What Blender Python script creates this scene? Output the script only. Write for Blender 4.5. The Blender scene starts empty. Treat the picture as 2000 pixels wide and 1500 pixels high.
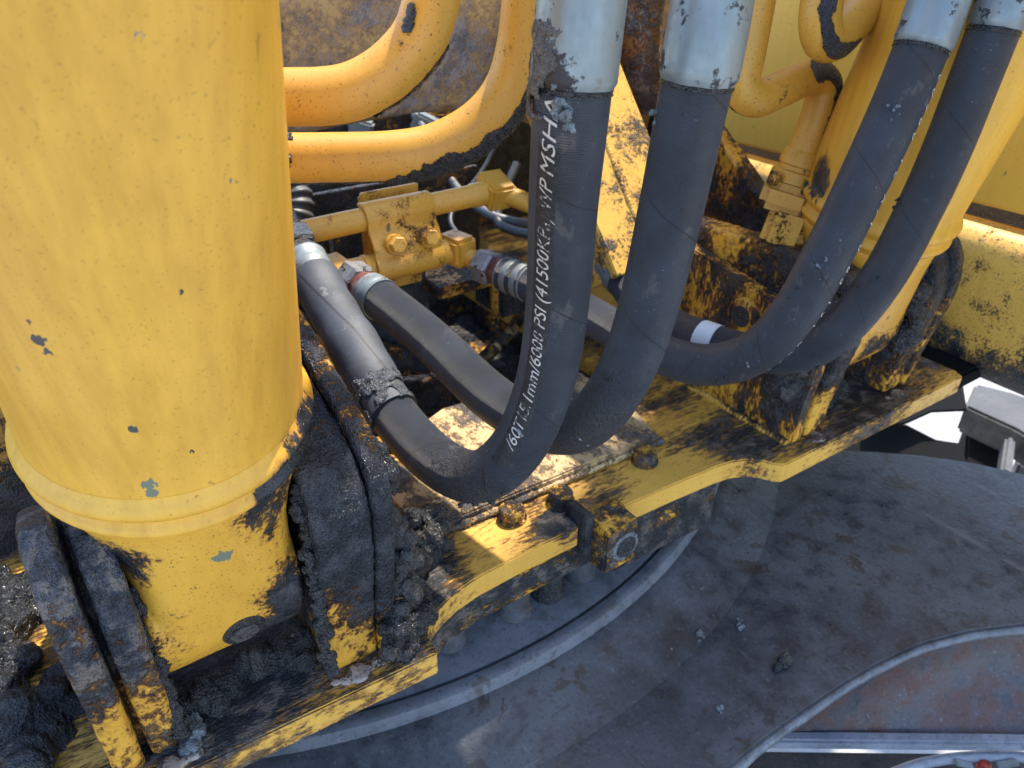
import bpy, bmesh, math, random
import numpy as np
from mathutils import Vector, Matrix, noise

# ------------------------------------------------------------------ camera, world, sun, exposure
SC = bpy.context.scene
COL = SC.collection
CAMPOS = Vector((0, 0, .5))
FPX, TH, AZ = 1511.0, math.radians(31), math.radians(55.7)
CA, SA, CT, ST = math.cos(AZ), math.sin(AZ), math.cos(TH), math.sin(TH)
HEAD = Vector((CA, SA, 0)); RIGHT = Vector((SA, -CA, 0))
FWD = HEAD * CT + Vector((0, 0, -ST)); UP = HEAD * ST + Vector((0, 0, CT))

cam = bpy.data.cameras.new('camera')
cam.sensor_width = 36; cam.lens = FPX / 2000 * 36
cam.clip_start = .02; cam.clip_end = 500
cam.dof.use_dof = True; cam.dof.focus_distance = .52; cam.dof.aperture_fstop = 13
co = bpy.data.objects.new('camera', cam); COL.objects.link(co)
co.location = CAMPOS
co.rotation_euler = FWD.to_track_quat('-Z', 'Y').to_euler()
SC.camera = co

SUN_DIR = Vector((.42, .16, .90)).normalized()       # towards the sun
w = bpy.data.worlds.new('World'); SC.world = w; w.use_nodes = True
nt = w.node_tree; bg = nt.nodes['Background']
sky = nt.nodes.new('ShaderNodeTexSky'); sky.sky_type = 'NISHITA'; sky.sun_disc = False
sky.sun_elevation = math.asin(SUN_DIR.z); sky.sun_rotation = math.atan2(SUN_DIR.x, SUN_DIR.y)
sky.air_density = 1.0; sky.dust_density = .6; sky.ozone_density = 2.2
nt.links.new(sky.outputs[0], bg.inputs[0]); bg.inputs[1].default_value = .15
sl = bpy.data.lights.new('sun', 'SUN'); sl.energy = 2.4; sl.angle = math.radians(2.0); sl.color = (1, .90, .76)
so = bpy.data.objects.new('sun', sl); COL.objects.link(so)
so.rotation_euler = SUN_DIR.to_track_quat('Z', 'Y').to_euler()
SC.view_settings.view_transform = 'Standard'; SC.view_settings.look = 'None'
SC.view_settings.exposure = 1.78; SC.view_settings.gamma = 1
SC.cycles.caustics_reflective = False; SC.cycles.caustics_refractive = False
SC.cycles.max_bounces = 4; SC.cycles.diffuse_bounces = 3; SC.cycles.glossy_bounces = 2

# ------------------------------------------------------------------ geometry helpers
def ray(px, py):
    u, v = px - 1000, py - 750
    return (FWD * FPX + RIGHT * u - UP * v) / FPX
def at(px, py, d=None, x=None, y=None, z=None):
    """a point of the place seen at a spot of the photograph, at a known depth or plane"""
    r = ray(px, py)
    if d is not None: return CAMPOS + r * d
    i, val = (0, x) if x is not None else (1, y) if y is not None else (2, z)
    return CAMPOS + r * ((val - CAMPOS[i]) / r[i])

def mesh_obj(name, bm, mat, parent=None, origin=None, smooth=True, kind=None):
    me = bpy.data.meshes.new(name)
    L = ORG.get(parent.name) if parent is not None else (Vector(origin) if origin is not None else Vector((0, 0, 0)))
    bmesh.ops.recalc_face_normals(bm, faces=bm.faces)
    bmesh.ops.translate(bm, verts=bm.verts, vec=-L)
    bm.to_mesh(me); bm.free()
    o = bpy.data.objects.new(name, me); COL.objects.link(o)
    if parent is not None: o.parent = parent
    else: o.location = L
    ORG[o.name] = L
    me.materials.append(mat)
    if smooth:
        me.shade_smooth()
        try:
            me.set_sharp_from_angle(angle=math.radians(38))
        except Exception: pass
    if kind: o['kind'] = kind
    return o
ORG = {}
def thing(name, loc, label, cat, group=None):
    o = bpy.data.objects.new(name, None); COL.objects.link(o)
    o.location = loc; o.empty_display_size = .05
    o['label'] = label; o['category'] = cat
    if group: o['group'] = group
    ORG[o.name] = Vector(loc)
    return o
def tag(o, label, cat, group=None):
    o['label'] = label; o['category'] = cat
    if group: o['group'] = group
    return o

def catmull(pts, n=14):
    P = [Vector(p) for p in pts]
    P = [P[0] * 2 - P[1]] + P + [P[-1] * 2 - P[-2]]
    out = []
    for i in range(1, len(P) - 2):
        p0, p1, p2, p3 = P[i - 1:i + 3]
        for k in range(n):
            t = k / n
            out.append(.5 * ((2 * p1) + (p2 - p0) * t + (2 * p0 - 5 * p1 + 4 * p2 - p3) * t * t + (3 * p1 - p0 - 3 * p2 + p3) * t ** 3))
    out.append(P[-2])
    return out
class Path:
    def __init__(self, pts, smooth_it=0, n=14, step=.004):
        raw = catmull(pts, n)
        for _ in range(smooth_it):
            raw = [raw[0]] + [(raw[i - 1] + raw[i] * 2 + raw[i + 1]) / 4 for i in range(1, len(raw) - 1)] + [raw[-1]]
        d = [0]
        for a, b in zip(raw, raw[1:]): d.append(d[-1] + (b - a).length)
        m = max(4, int(d[-1] / step)); self.L = d[-1]; self.p = []; j = 0
        for k in range(m + 1):
            s = d[-1] * k / m
            while j < len(d) - 2 and d[j + 1] < s: j += 1
            t = (s - d[j]) / max(1e-9, d[j + 1] - d[j]); self.p.append(raw[j].lerp(raw[j + 1], t))
        self.m = m
        self.t = [(self.p[min(i + 1, m)] - self.p[max(i - 1, 0)]).normalized() for i in range(m + 1)]
        n0 = self.t[0].orthogonal().normalized(); self.n = []
        for i in range(m + 1):
            n0 = (n0 - self.t[i] * n0.dot(self.t[i])).normalized(); self.n.append(n0.copy())
        self.b = [t.cross(nn) for t, nn in zip(self.t, self.n)]
    def frame(self, s):
        f = min(max(s / self.L * self.m, 0), self.m - 1e-6); i = int(f); t = f - i
        return (self.p[i].lerp(self.p[i + 1], t), self.t[i].lerp(self.t[i + 1], t).normalized(), self.n[i].lerp(self.n[i + 1], t).normalized(), self.b[i].lerp(self.b[i + 1], t).normalized())
    def surf(self, s, phi, r):
        p, t, n, b = self.frame(s)
        return p + (n * math.cos(phi) + b * math.sin(phi)) * r
    def phi_of(self, s, v):
        p, t, n, b = self.frame(s); return math.atan2(v.dot(b), v.dot(n))
    def s_near(self, q):
        return min(range(self.m + 1), key=lambda i: (self.p[i] - q).length) / self.m * self.L

def add_tube(bm, path, r, s0=0, s1=None, seg=40, step=.005, cap=True, rfun=None, lobes=0):
    s1 = path.L if s1 is None else s1
    uv = bm.loops.layers.uv.verify()
    m = max(1, int((s1 - s0) / step)); rings = []
    for i in range(m + 1):
        s = s0 + (s1 - s0) * i / m; p, t, n, b = path.frame(s)
        rr = rfun(s) if rfun else r
        rings.append([bm.verts.new(p + (n * math.cos(2 * math.pi * k / seg) + b * math.sin(2 * math.pi * k / seg)) * rr * (1 + (.011 * abs(math.sin(lobes * math.pi * k / seg)) if lobes else 0))) for k in range(seg)])
    for i in range(m):
        for k in range(seg):
            f = bm.faces.new((rings[i][k], rings[i][(k + 1) % seg], rings[i + 1][(k + 1) % seg], rings[i + 1][k]))
            for l, (uu, vv) in zip(f.loops, ((k, i), (k + 1, i), (k + 1, i + 1), (k, i + 1))):
                l[uv].uv = (uu / seg, s0 + (s1 - s0) * vv / m)
    if cap:
        bm.faces.new(rings[0]); bm.faces.new(rings[-1])
def tube(name, path, r, mat, parent, **k):
    bm = bmesh.new(); add_tube(bm, path, r, **k); return mesh_obj(name, bm, mat, parent)
def stub(name, a, b, r, mat, parent, seg=32, prof=None, nsides=None, **kk):
    """a turned piece on the axis a-b; prof = [(fraction along, radius)]; nsides = 6 for a nut"""
    a, b = Vector(a), Vector(b); t = (b - a); L = t.length; t.normalize()
    n = t.orthogonal().normalized(); bb = t.cross(n); bm = bmesh.new(); sg = nsides or seg
    rings = []
    for f, rr in (prof or [(0, r), (1, r)]):
        rings.append([bm.verts.new(a + t * (L * f) + (n * math.cos(2 * math.pi * k / sg) + bb * math.sin(2 * math.pi * k / sg)) * rr) for k in range(sg)])
    for i in range(len(rings) - 1):
        for k in range(sg):
            bm.faces.new((rings[i][k], rings[i][(k + 1) % sg], rings[i + 1][(k + 1) % sg], rings[i + 1][k]))
    bm.faces.new(rings[0]); bm.faces.new(rings[-1])
    if parent is None: return bm
    return mesh_obj(name, bm, mat, parent, **kk)
def nutprof(r, ch=.12): return [(0, r * .86), (ch, r), (1 - ch, r), (1, r * .86)]

def prism(name, outline, axis, lo, hi, mat, parent, bevel=.0012, seg=2, ret=False, **kk):
    """outline in the two other axes (x->(y,z), y->(x,z), z->(x,y)), thick from lo to hi"""
    bm = bmesh.new()
    def V(p, h):
        return Vector((h, p[0], p[1])) if axis == 'x' else Vector((p[0], h, p[1])) if axis == 'y' else Vector((p[0], p[1], h))
    a = [bm.verts.new(V(p, lo)) for p in outline]; b = [bm.verts.new(V(p, hi)) for p in outline]; n = len(a)
    bm.faces.new(a); bm.faces.new(b)
    for i in range(n): bm.faces.new((a[i], a[(i + 1) % n], b[(i + 1) % n], b[i]))
    bmesh.ops.recalc_face_normals(bm, faces=bm.faces)
    if bevel:
        bmesh.ops.bevel(bm, geom=[e for e in bm.edges], offset=bevel, segments=seg, affect='EDGES', clamp_overlap=True)
    if ret: return bm
    return mesh_obj(name, bm, mat, parent, **kk)
def box(name, lo, hi, mat, parent, bevel=.0015, **kk):
    return prism(name, [(lo[0], lo[1]), (hi[0], lo[1]), (hi[0], hi[1]), (lo[0], hi[1])], 'z', lo[2], hi[2], mat, parent, bevel, **kk)
def obox(name, c, ex, ey, ez, sx, sy, sz, mat, parent, bevel=.002, **kk):
    bm = bmesh.new(); bmesh.ops.create_cube(bm, size=1)
    ex = Vector(ex).normalized(); ey = Vector(ey); ey = (ey - ex * ey.dot(ex)).normalized(); ez = ex.cross(ey)
    M = Matrix((ex * sx, ey * sy, ez * sz)).transposed()
    for v in bm.verts: v.co = M @ v.co + Vector(c)
    bm.normal_update(); bmesh.ops.recalc_face_normals(bm, faces=bm.faces)
    bmesh.ops.bevel(bm, geom=list(bm.edges), offset=bevel, segments=2, affect='EDGES', clamp_overlap=True)
    return mesh_obj(name, bm, mat, parent, **kk)

TEX = {}
def clouds(size, depth=3):
    k = (size, depth)
    if k not in TEX:
        t = bpy.data.textures.new('clouds', 'CLOUDS'); t.noise_scale = size; t.noise_depth = depth; TEX[k] = t
    return TEX[k]
def roughen(o, voxel, layers, smooth=0):
    m = o.modifiers.new('remesh', 'REMESH'); m.mode = 'VOXEL'; m.voxel_size = voxel; m.use_smooth_shade = True
    if smooth:
        s = o.modifiers.new('smooth', 'SMOOTH'); s.iterations = smooth; s.factor = .5
    for size, amp in layers:
        d = o.modifiers.new('relief', 'DISPLACE'); d.texture = clouds(size); d.strength = amp; d.mid_level = .45
    return o
def blobs(name, items, mat, parent, voxel=.0022, layers=((.012, .008), (.004, .004)), origin=None, kind='stuff', squash=None):
    bm = bmesh.new()
    for p, r in items:
        g = bmesh.ops.create_icosphere(bm, subdivisions=2, radius=r)
        for v in g['verts']:
            c = v.co.copy()
            if squash: c = c - squash * (c.dot(squash) * .55)
            v.co = c + Vector(p)
    o = mesh_obj(name, bm, mat, parent, origin=origin, kind=kind)
    return roughen(o, voxel, layers)
def crust(name, path, r, s0, s1, phi, half, mat, parent, thick=.0015, seed=0, ragged=.5, bump=.0011, step=.0011, gaps=0.0):
    """a ragged skin of grease lying on part of a tube"""
    bm = bmesh.new(); m = int((s1 - s0) / step); nphi = int(2 * half * 1.5 * r / step) + 2
    grid = {}
    W = half * 1.5
    ring = lambda s, a: Vector((s * 60, a * r * 60, seed * 7.3))
    for i in range(m + 1):
        s = s0 + (s1 - s0) * i / m
        e = min(1, (i / m) / .12, (1 - i / m) / .12)
        for j in range(nphi + 1):
            a = -W + 2 * W * j / nphi
            q = ring(s, a)
            edge = half * (.25 + .75 * math.sqrt(max(e, 0))) - abs(a) + ragged * half * (noise.noise(q * .9) * .8 + noise.noise(q * 3.1) * .5)
            if gaps: edge = min(edge, (noise.noise(q * 1.3 + Vector((5, 5, 5))) + 1 - 2 * gaps) * half)
            if edge > 0:
                h = thick * min(1, edge / (half * .3)) + bump * (noise.noise(q * 6) + .6 * noise.noise(q * 14)) * min(1, edge / (half * .2)) + .0002
                grid[i, j] = bm.verts.new(path.surf(s, phi + a, r + h))
    for (i, j), v in list(grid.items()):
        k = [(i, j), (i + 1, j), (i + 1, j + 1), (i, j + 1)]
        if all(q in grid for q in k): bm.faces.new([grid[q] for q in k])
    bmesh.ops.delete(bm, geom=[v for v in bm.verts if not v.link_faces], context='VERTS')
    o = mesh_obj(name, bm, mat, parent, kind='stuff')
    o.modifiers.new('thick', 'SOLIDIFY').thickness = .0006
    return o

# ------------------------------------------------------------------ materials
class N:
    def __init__(self, name):
        self.m = bpy.data.materials.new(name); self.m.use_nodes = True
        self.t = self.m.node_tree; self.b = self.t.nodes['Principled BSDF']
        self.pos = self.t.nodes.new('ShaderNodeNewGeometry').outputs['Position']
        self.uv = None
    def link(self, a, b): self.t.links.new(a, b)
    def put(self, sock, v):
        if hasattr(v, 'is_linked') or hasattr(v, 'links'): self.link(v, sock)
        elif isinstance(v, (tuple, list)) and len(v) == 3 and sock.type == 'RGBA': sock.default_value = (*v, 1)
        else: sock.default_value = v
    def vec(self, scale, src=None):
        n = self.t.nodes.new('ShaderNodeVectorMath'); n.operation = 'MULTIPLY'
        self.link(src or self.pos, n.inputs[0]); n.inputs[1].default_value = scale
        return n.outputs[0]
    def noise(self, scale, detail=4, rough=.6, v=None, dist=0):
        n = self.t.nodes.new('ShaderNodeTexNoise'); n.inputs['Scale'].default_value = scale
        n.inputs['Detail'].default_value = detail; n.inputs['Roughness'].default_value = rough; n.inputs['Distortion'].default_value = dist
        self.link(v or self.pos, n.inputs['Vector']); return n.outputs['Fac']
    def voro(self, scale, v=None):
        n = self.t.nodes.new('ShaderNodeTexVoronoi'); n.inputs['Scale'].default_value = scale
        self.link(v or self.pos, n.inputs['Vector']); return n.outputs['Distance']
    def math(self, op, a, b=0.0, c=None):
        n = self.t.nodes.new('ShaderNodeMath'); n.operation = op
        self.put(n.inputs[0], a); self.put(n.inputs[1], b)
        if c is not None: self.put(n.inputs[2], c)
        return n.outputs[0]
    def rng(self, v, a, b, c=0.0, d=1.0, smooth=True):
        n = self.t.nodes.new('ShaderNodeMapRange'); n.interpolation_type = 'SMOOTHSTEP' if smooth else 'LINEAR'
        self.put(n.inputs[0], v)
        for i, q in enumerate((a, b, c, d)): n.inputs[i + 1].default_value = q
        return n.outputs[0]
    def mix(self, f, a, b):
        n = self.t.nodes.new('ShaderNodeMix'); n.data_type = 'RGBA'
        self.put(n.inputs[0], f); self.put(n.inputs[6], a); self.put(n.inputs[7], b); return n.outputs[2]
    def mixf(self, f, a, b):
        n = self.t.nodes.new('ShaderNodeMix'); n.data_type = 'FLOAT'
        self.put(n.inputs[0], f); self.put(n.inputs[2], a); self.put(n.inputs[3], b); return n.outputs[0]
    def spot(self, c, r, s):
        n = self.t.nodes.new('ShaderNodeVectorMath'); n.operation = 'DISTANCE'
        self.link(self.pos, n.inputs[0]); n.inputs[1].default_value = c
        return self.rng(n.outputs['Value'], r * .15, r, s, 0.0)
    def getuv(self):
        n = self.t.nodes.new('ShaderNodeTexCoord'); return n.outputs['UV']
    def bump(self, h, dist=.001, strength=1.0, nrm=None):
        n = self.t.nodes.new('ShaderNodeBump'); n.inputs['Distance'].default_value = dist; n.inputs['Strength'].default_value = strength
        self.link(h, n.inputs['Height'])
        if nrm is not None: self.link(nrm, n.inputs['Normal'])
        return n.outputs[0]
    def out(self, col, rough, nrm=None, metal=0.0, spec=.5):
        self.put(self.b.inputs['Base Color'], col); self.put(self.b.inputs['Roughness'], rough); self.put(self.b.inputs['Metallic'], metal)
        self.b.inputs['Specular IOR Level'].default_value = spec
        if nrm is not None: self.link(nrm, self.b.inputs['Normal'])
        return self.m

YEL = (.72, .385, .038)
def paint(name, grime=0.0, gscale=22, spots=(), stretch=(1, 1, 1), base=YEL, rough=.42, specks=1.0, rust=.5, gcol=(.010, .012, .016),
          grough=.30, grain=.0020, chips=(), dust=0.0, wear=.045, tone=.5, side=0.0):
    n = N(name)
    sv = n.vec(stretch)
    big = n.noise(gscale, 4, .62, sv); fine = n.noise(gscale * 11, 3, .72, sv)
    m = n.math('ADD', n.math('MULTIPLY', big, .60), n.math('MULTIPLY', fine, .40))
    m = n.math('ADD', m, grime)
    if side:
        g_ = n.t.nodes.new('ShaderNodeNewGeometry'); sz = n.t.nodes.new('ShaderNodeSeparateXYZ'); n.link(g_.outputs['Normal'], sz.inputs[0])
        m = n.math('SUBTRACT', m, n.rng(sz.outputs[2], .3, .9, side, 0.0))
    for c, r, s in spots: m = n.math('ADD', m, n.spot(c, r, s))
    mask = n.rng(m, .5 - wear * .6, .5 + wear)
    rim = n.math('MULTIPLY', n.rng(m, .40, .5), rust)
    # paint: slow tone changes, faint streaks, dark specks
    slow = n.noise(7, 2, .5); strk = n.noise(110, 3, .65, n.vec((1, 1, .035)))
    tonef = n.math('ADD', n.math('MULTIPLY', slow, .6), n.math('MULTIPLY', strk, .4))
    c = n.mix(n.rng(tonef, .3, .7), (base[0] * (1 - .24 * tone), base[1] * (1 - .30 * tone), base[2] * (1 - .30 * tone)), (min(1, base[0] * (1 + .14 * tone)), base[1] * (1 + .18 * tone), base[2] * (1 + .5 * tone)))
    sp = n.noise(240, 1, .5); sp2 = n.noise(700, 0, .5); den = slow
    spm = n.math('MAXIMUM', n.math('MULTIPLY', n.rng(sp, .73, .76), n.rng(den, .44, .6)), n.math('MULTIPLY', n.rng(sp2, .72, .78), .6))
    c = n.mix(n.math('MULTIPLY', spm, specks), c, (.045, .035, .022))
    gouge = n.noise(90, 1, .5, n.vec((1, 1, .45))); gm = n.math('MULTIPLY', n.rng(gouge, .775, .785), specks * .9)
    c = n.mix(gm, c, (.07, .072, .062))
    chn = n.noise(210, 3, .65, n.vec((1, 1, .5))) if chips else None
    for cc, r, col in chips:
        s = n.math('ADD', n.spot(cc, r * .85, 1.0), n.math('MULTIPLY', chn, 2.4))
        c = n.mix(n.rng(s, 2.02, 2.08), c, col)
    c = n.mix(rim, c, (.23, .085, .015))
    gd = n.noise(50, 3, .6)
    gc = n.mix(n.rng(gd, .38, .66), gcol, tuple(min(1, v * 2.6 + .012) for v in gcol))
    if dust:
        dm = n.math('MULTIPLY', n.rng(n.math('ADD', n.math('MULTIPLY', gd, .6), n.math('MULTIPLY', fine, .4)), .5, .60), dust); gc = n.mix(dm, gc, (.30, .235, .17))
    crum = n.noise(480, 2, .8); peel = crum; lump = fine
    gc = n.mix(n.math('MULTIPLY', n.rng(crum, .52, .70), .4), gc, tuple(v * 2.6 + .012 for v in gcol))  # grain peaks lightened in colour, in place of glints
    gc = n.mix(n.math('MULTIPLY', n.rng(crum, .46, .36), .6), gc, (.006, .006, .007))  # grain pits darkened in colour, like shade in crevices
    c = n.mix(mask, c, gc)
    h = n.math('ADD', n.math('MULTIPLY', n.math('MULTIPLY', mask, n.math('ADD', n.math('ADD', crum, lump), .6)), 1.0), n.math('MULTIPLY', n.math('ADD', peel, strk), .035))
    rg = n.mixf(mask, n.math('ADD', rough, n.math('MULTIPLY', rim, .3)), n.rng(lump, .35, .65, max(.05, grough - .16), grough + .16))
    return n.out(c, rg, n.bump(h, grain, 1.0))

def grease_mat(name, col=(.010, .0105, .012), rough=.22, scale=1.0, dusty=0.0):
    n = N(name)
    a = n.noise(140 * scale, 4, .7); b = n.noise(520 * scale, 2, .7)
    c = n.mix(n.rng(a, .4, .68), col, tuple(v * 2.2 + .008 for v in col))
    c = n.mix(n.math('MULTIPLY', n.rng(b, .54, .70), .5), c, tuple(v * 3 + .018 for v in col))  # lighter high grain, glints put into the colour
    c = n.mix(n.math('MULTIPLY', n.rng(a, .44, .34), .7), c, (.004, .004, .005))  # low spots blackened in colour, as cavity shading
    if dusty: c = n.mix(n.math('MULTIPLY', n.rng(b, .5, .65), dusty), c, (.22, .17, .12))
    h = n.math('ADD', a, n.math('MULTIPLY', b, .5))
    return n.out(c, n.rng(b, .35, .68, rough * .35, rough + .12), n.bump(h, .0050, 1.0), spec=.8)

def rubber(name, col=(.032, .041, .057), weave=1.0, seam=.085, dirt=0.0, spots=(), rough=.42, dustc=(.13, .125, .12), off=0.0):
    n = N(name); uv = n.getuv()
    sx = n.t.nodes.new('ShaderNodeSeparateXYZ'); n.link(uv, sx.inputs[0]); u, v = sx.outputs[0], sx.outputs[1]
    # weave of the wrapped cover: two sine families
    a1 = n.math('ADD', n.math('MULTIPLY', u, 2 * math.pi * 96), n.math('MULTIPLY', v, 2600.0))
    a2 = n.math('SUBTRACT', n.math('MULTIPLY', u, 2 * math.pi * 96), n.math('MULTIPLY', v, 2600.0))
    wv = n.math('MULTIPLY', n.math('SINE', a1), n.math('SINE', a2))
    fr = n.math('FRACT', n.math('ADD', n.math('ADD', n.math('MULTIPLY', v, 1 / seam), u), off))
    ln = n.math('LESS_THAN', fr, .016)
    step = n.math('MULTIPLY', n.rng(fr, 0.0, .35, 1.0, 0.0), .45)
    big = n.noise(26, 3, .6); mid = n.noise(130, 3, .65); fine = n.noise(900, 1, .6)
    c = n.mix(n.rng(big, .32, .7), tuple(q * .72 for q in col), tuple(q * 1.25 for q in col))
    scuff = n.math('MULTIPLY', n.rng(n.noise(48, 4, .72, n.vec((1, 1, .5))), .6, .68), .55)
    c = n.mix(scuff, c, dustc)
    spk = n.math('MULTIPLY', n.rng(n.noise(520, 1, .5), .71, .76), n.rng(big, .42, .6))
    c = n.mix(n.math('MULTIPLY', spk, .7), c, (.26, .25, .24))
    c = n.mix(n.math('MULTIPLY', ln, .75), c, (.008, .008, .009))
    m = n.math('ADD', n.math('ADD', n.math('MULTIPLY', mid, .5), n.math('MULTIPLY', fine, .5)), dirt - .13)
    for cc, r, s in spots: m = n.math('ADD', m, n.spot(cc, r, s))
    dm = n.rng(m, .48, .6)
    c = n.mix(dm, c, n.mix(n.rng(fine, .45, .62), (.014, .013, .0135), (.038, .036, .037)))
    h = n.math('ADD', n.math('MULTIPLY', n.math('MULTIPLY', wv, n.rng(dm, 0, 1, 1, .1)), .32 * weave), n.math('MULTIPLY', step, .25))
    h = n.math('ADD', h, n.math('MULTIPLY', n.math('MULTIPLY', dm, n.math('ADD', fine, mid)), .9))
    h = n.math('ADD', h, n.math('ADD', n.math('MULTIPLY', scuff, .35), n.math('MULTIPLY', spk, .8)))
    h = n.math('SUBTRACT', h, n.math('MULTIPLY', ln, .5))
    return n.out(c, n.mixf(dm, rough, .68), n.bump(h, .0011, 1.0), spec=.65)

def zinc(name, col=(.25, .29, .295), spots=(), grime=0.0, rust=0.0, rough=.4):
    n = N(name)
    a = n.noise(30, 5, .6, n.vec((1, 1, .25))); b = n.noise(160, 5, .65)
    c = n.mix(n.rng(a, .35, .7), tuple(q * .8 for q in col), tuple(min(1, q * 1.12) for q in col))
    c = n.mix(n.math('MULTIPLY', n.rng(b, .60, .68), .6), c, (.22, .235, .2))
    c = n.mix(n.math('MULTIPLY', n.rng(n.noise(55, 4, .6), .64, .70), .5), c, (.16, .10, .05))
    if rust: c = n.mix(n.math('MULTIPLY', n.rng(n.noise(45, 4, .6), .36, .52), rust), c, (.16, .055, .045))
    m = n.math('ADD', n.math('ADD', n.math('MULTIPLY', n.noise(40, 6, .65), .7), n.math('MULTIPLY', b, .3)), grime)
    for cc, r, s in spots: m = n.math('ADD', m, n.spot(cc, r, s))
    dm = n.rng(m, .60, .66)
    c = n.mix(dm, c, (.022, .021, .022))
    h = n.math('ADD', n.math('MULTIPLY', b, .25), n.math('MULTIPLY', dm, n.math('ADD', .4, b)))
    return n.out(c, n.mixf(dm, n.rng(b, .3, .7, rough - .08, rough + .16), .5), n.bump(h, .0007, 1.0), metal=n.mixf(dm, .35, 0.0))

def steel(name, lo=(.055, .06, .07), hi=(.12, .128, .14), stain=(.055, .042, .03), stains=.5, rust=0.0, rough=.5, scale=1.0, wet=0.0, light=0.0):
    n = N(name)
    a = n.noise(5 * scale, 4, .62); b = n.noise(28 * scale, 4, .68); f = n.noise(240 * scale, 2, .7)
    c = n.mix(n.rng(n.math('ADD', n.math('MULTIPLY', a, .6), n.math('MULTIPLY', b, .4)), .36, .62), lo, hi)
    stn = n.noise(24 * scale, 4, .62, None, .5)
    st = n.math('MULTIPLY', n.rng(stn, .575, .605), n.rng(a, .40, .55))
    wetp = n.rng(n.math('ADD', n.math('MULTIPLY', b, .6), n.math('MULTIPLY', stn, .4)), .46, .40)
    c = n.mix(n.math('MULTIPLY', wetp, .45), c, tuple(v * .65 for v in lo))
    c = n.mix(n.math('MULTIPLY', st, stains), c, stain)
    if rust:
        c = n.mix(n.math('MULTIPLY', n.rng(n.math('ADD', n.math('MULTIPLY', a, .5), n.math('MULTIPLY', b, .5)), .42, .56), rust), c, (.095, .036, .025))
        c = n.mix(n.math('MULTIPLY', n.rng(n.noise(42, 5, .7), .6, .66), .6), c, (.022, .028, .036))
    if light: c = n.mix(n.math('MULTIPLY', n.rng(b, .42, .6), light), c, (.36, .37, .38))
    c = n.mix(n.math('MULTIPLY', n.rng(f, .60, .72), .35), c, (.20, .20, .205))
    scr = n.noise(140 * scale, 2, .6, n.vec((1.0, .05, 1))); scr2 = n.noise(120 * scale, 2, .6, n.vec((.04, 1.0, 1)))
    c = n.mix(n.math('MULTIPLY', n.rng(n.math('MAXIMUM', scr, scr2), .70, .74), .3), c, (.24, .25, .265))
    c = n.mix(n.math('MULTIPLY', n.rng(f, .42, .32), .5), c, tuple(v * .4 for v in lo))
    h = n.math('ADD', n.math('MULTIPLY', b, .7), n.math('MULTIPLY', f, .35))
    return n.out(c, n.rng(b, .3, .7, rough - .1 - wet, rough + .14), n.bump(h, .0012, 1.0), spec=.5)

BLACK = grease_mat('black_grease', (.006, .0072, .0095)); CRUST = grease_mat('dry_grease_crust', (.011, .0125, .016), .30, 1.3)
DRYG = grease_mat('dusty_grease', (.010, .0115, .0145), .26, 1.0, .08)
SILV = grease_mat('glint_grease', (.11, .13, .145), .14, 1.4)  # pale base colour stands in for glints on the grease
ZINC = zinc('zinc_plate'); BOLT_Y = paint('painted_bolt', .02, 60, specks=.6)

def on_barrel(px, py, x0, R=.079):
    """where the line of sight meets a boom cylinder barrel"""
    r = ray(px, py); o = CAMPOS - Vector((x0, PINY, PINZ)); u = AXU
    dv = r - u * r.dot(u); ov = o - u * o.dot(u)
    A, B, C = dv.dot(dv), 2 * dv.dot(ov), ov.dot(ov) - R * R
    D = B * B - 4 * A * C
    t = (-B - math.sqrt(D)) / (2 * A) if D > 0 else -B / (2 * A)
    return CAMPOS + r * t
LEAN = math.radians(13.9)
AXU = Vector((0, -math.sin(LEAN), math.cos(LEAN))); AXN = Vector((0, -math.cos(LEAN), -math.sin(LEAN)))
PINY, PINZ = .482, .08
def ax(x, t): return Vector((x, PINY, PINZ)) + AXU * t

# ------------------------------------------------------------------ the ground
bm = bmesh.new()
bmesh.ops.create_grid(bm, x_segments=8, y_segments=8, size=150)
bmesh.ops.translate(bm, verts=bm.verts, vec=(0, 0, -1.15))
n = N('pale_concrete'); a = n.noise(2.5, 6, .6); b = n.noise(40, 5, .7)
GR = n.out(n.mix(n.rng(n.math('ADD', n.math('MULTIPLY', a, .6), n.math('MULTIPLY', b, .4)), .35, .65), (.28, .27, .255), (.40, .39, .375)), .85, n.bump(b, .003))
g = mesh_obj('ground', bm, GR, smooth=False); g['kind'] = 'structure'

# ------------------------------------------------------------------ undercarriage: carbody, swing bearing
CAR = steel('carbody_steel', (.044, .049, .059), (.102, .110, .126), (.048, .036, .026), .75, rough=.47, wet=.1)
RUSTY = steel('rusty_web', (.05, .048, .055), (.10, .102, .118), rust=.8, rough=.5)
LIGHTEDGE = steel('light_steel_edge', (.17, .19, .23), (.27, .29, .34), stains=.2, rough=.45)  # lighter steel tone for the flange edge and rib
cb = thing('undercarriage_carbody', (.7, .4, -.5), 'wide grey stained steel body of the undercarriage below the deck', 'machine frame')
top = [(1420, 1505), (1480, 1455), (1560, 1397), (1650, 1335), (1720, 1295), (1800, 1258), (1900, 1232), (2000, 1220), (2120, 1215)]
pts = [at(px, py, z=-.178) for px, py in top]
rear = [at(px, py, z=-.178) for px, py in [(2120, 960), (2000, 925), (1900, 902), (1800, 888), (1700, 880), (1600, 876), (1500, 876), (1400, 880)]]
outl = [(-.35, .20), (.2, .262), (.35, .262)] + [(p.x, p.y) for p in pts] + [(p.x, p.y) for p in rear] + [(.75, 1.3), (-.35, 1.3)]
prism('top_plate', outl, 'z', -.195, -.178, CAR, cb, .003)
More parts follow.
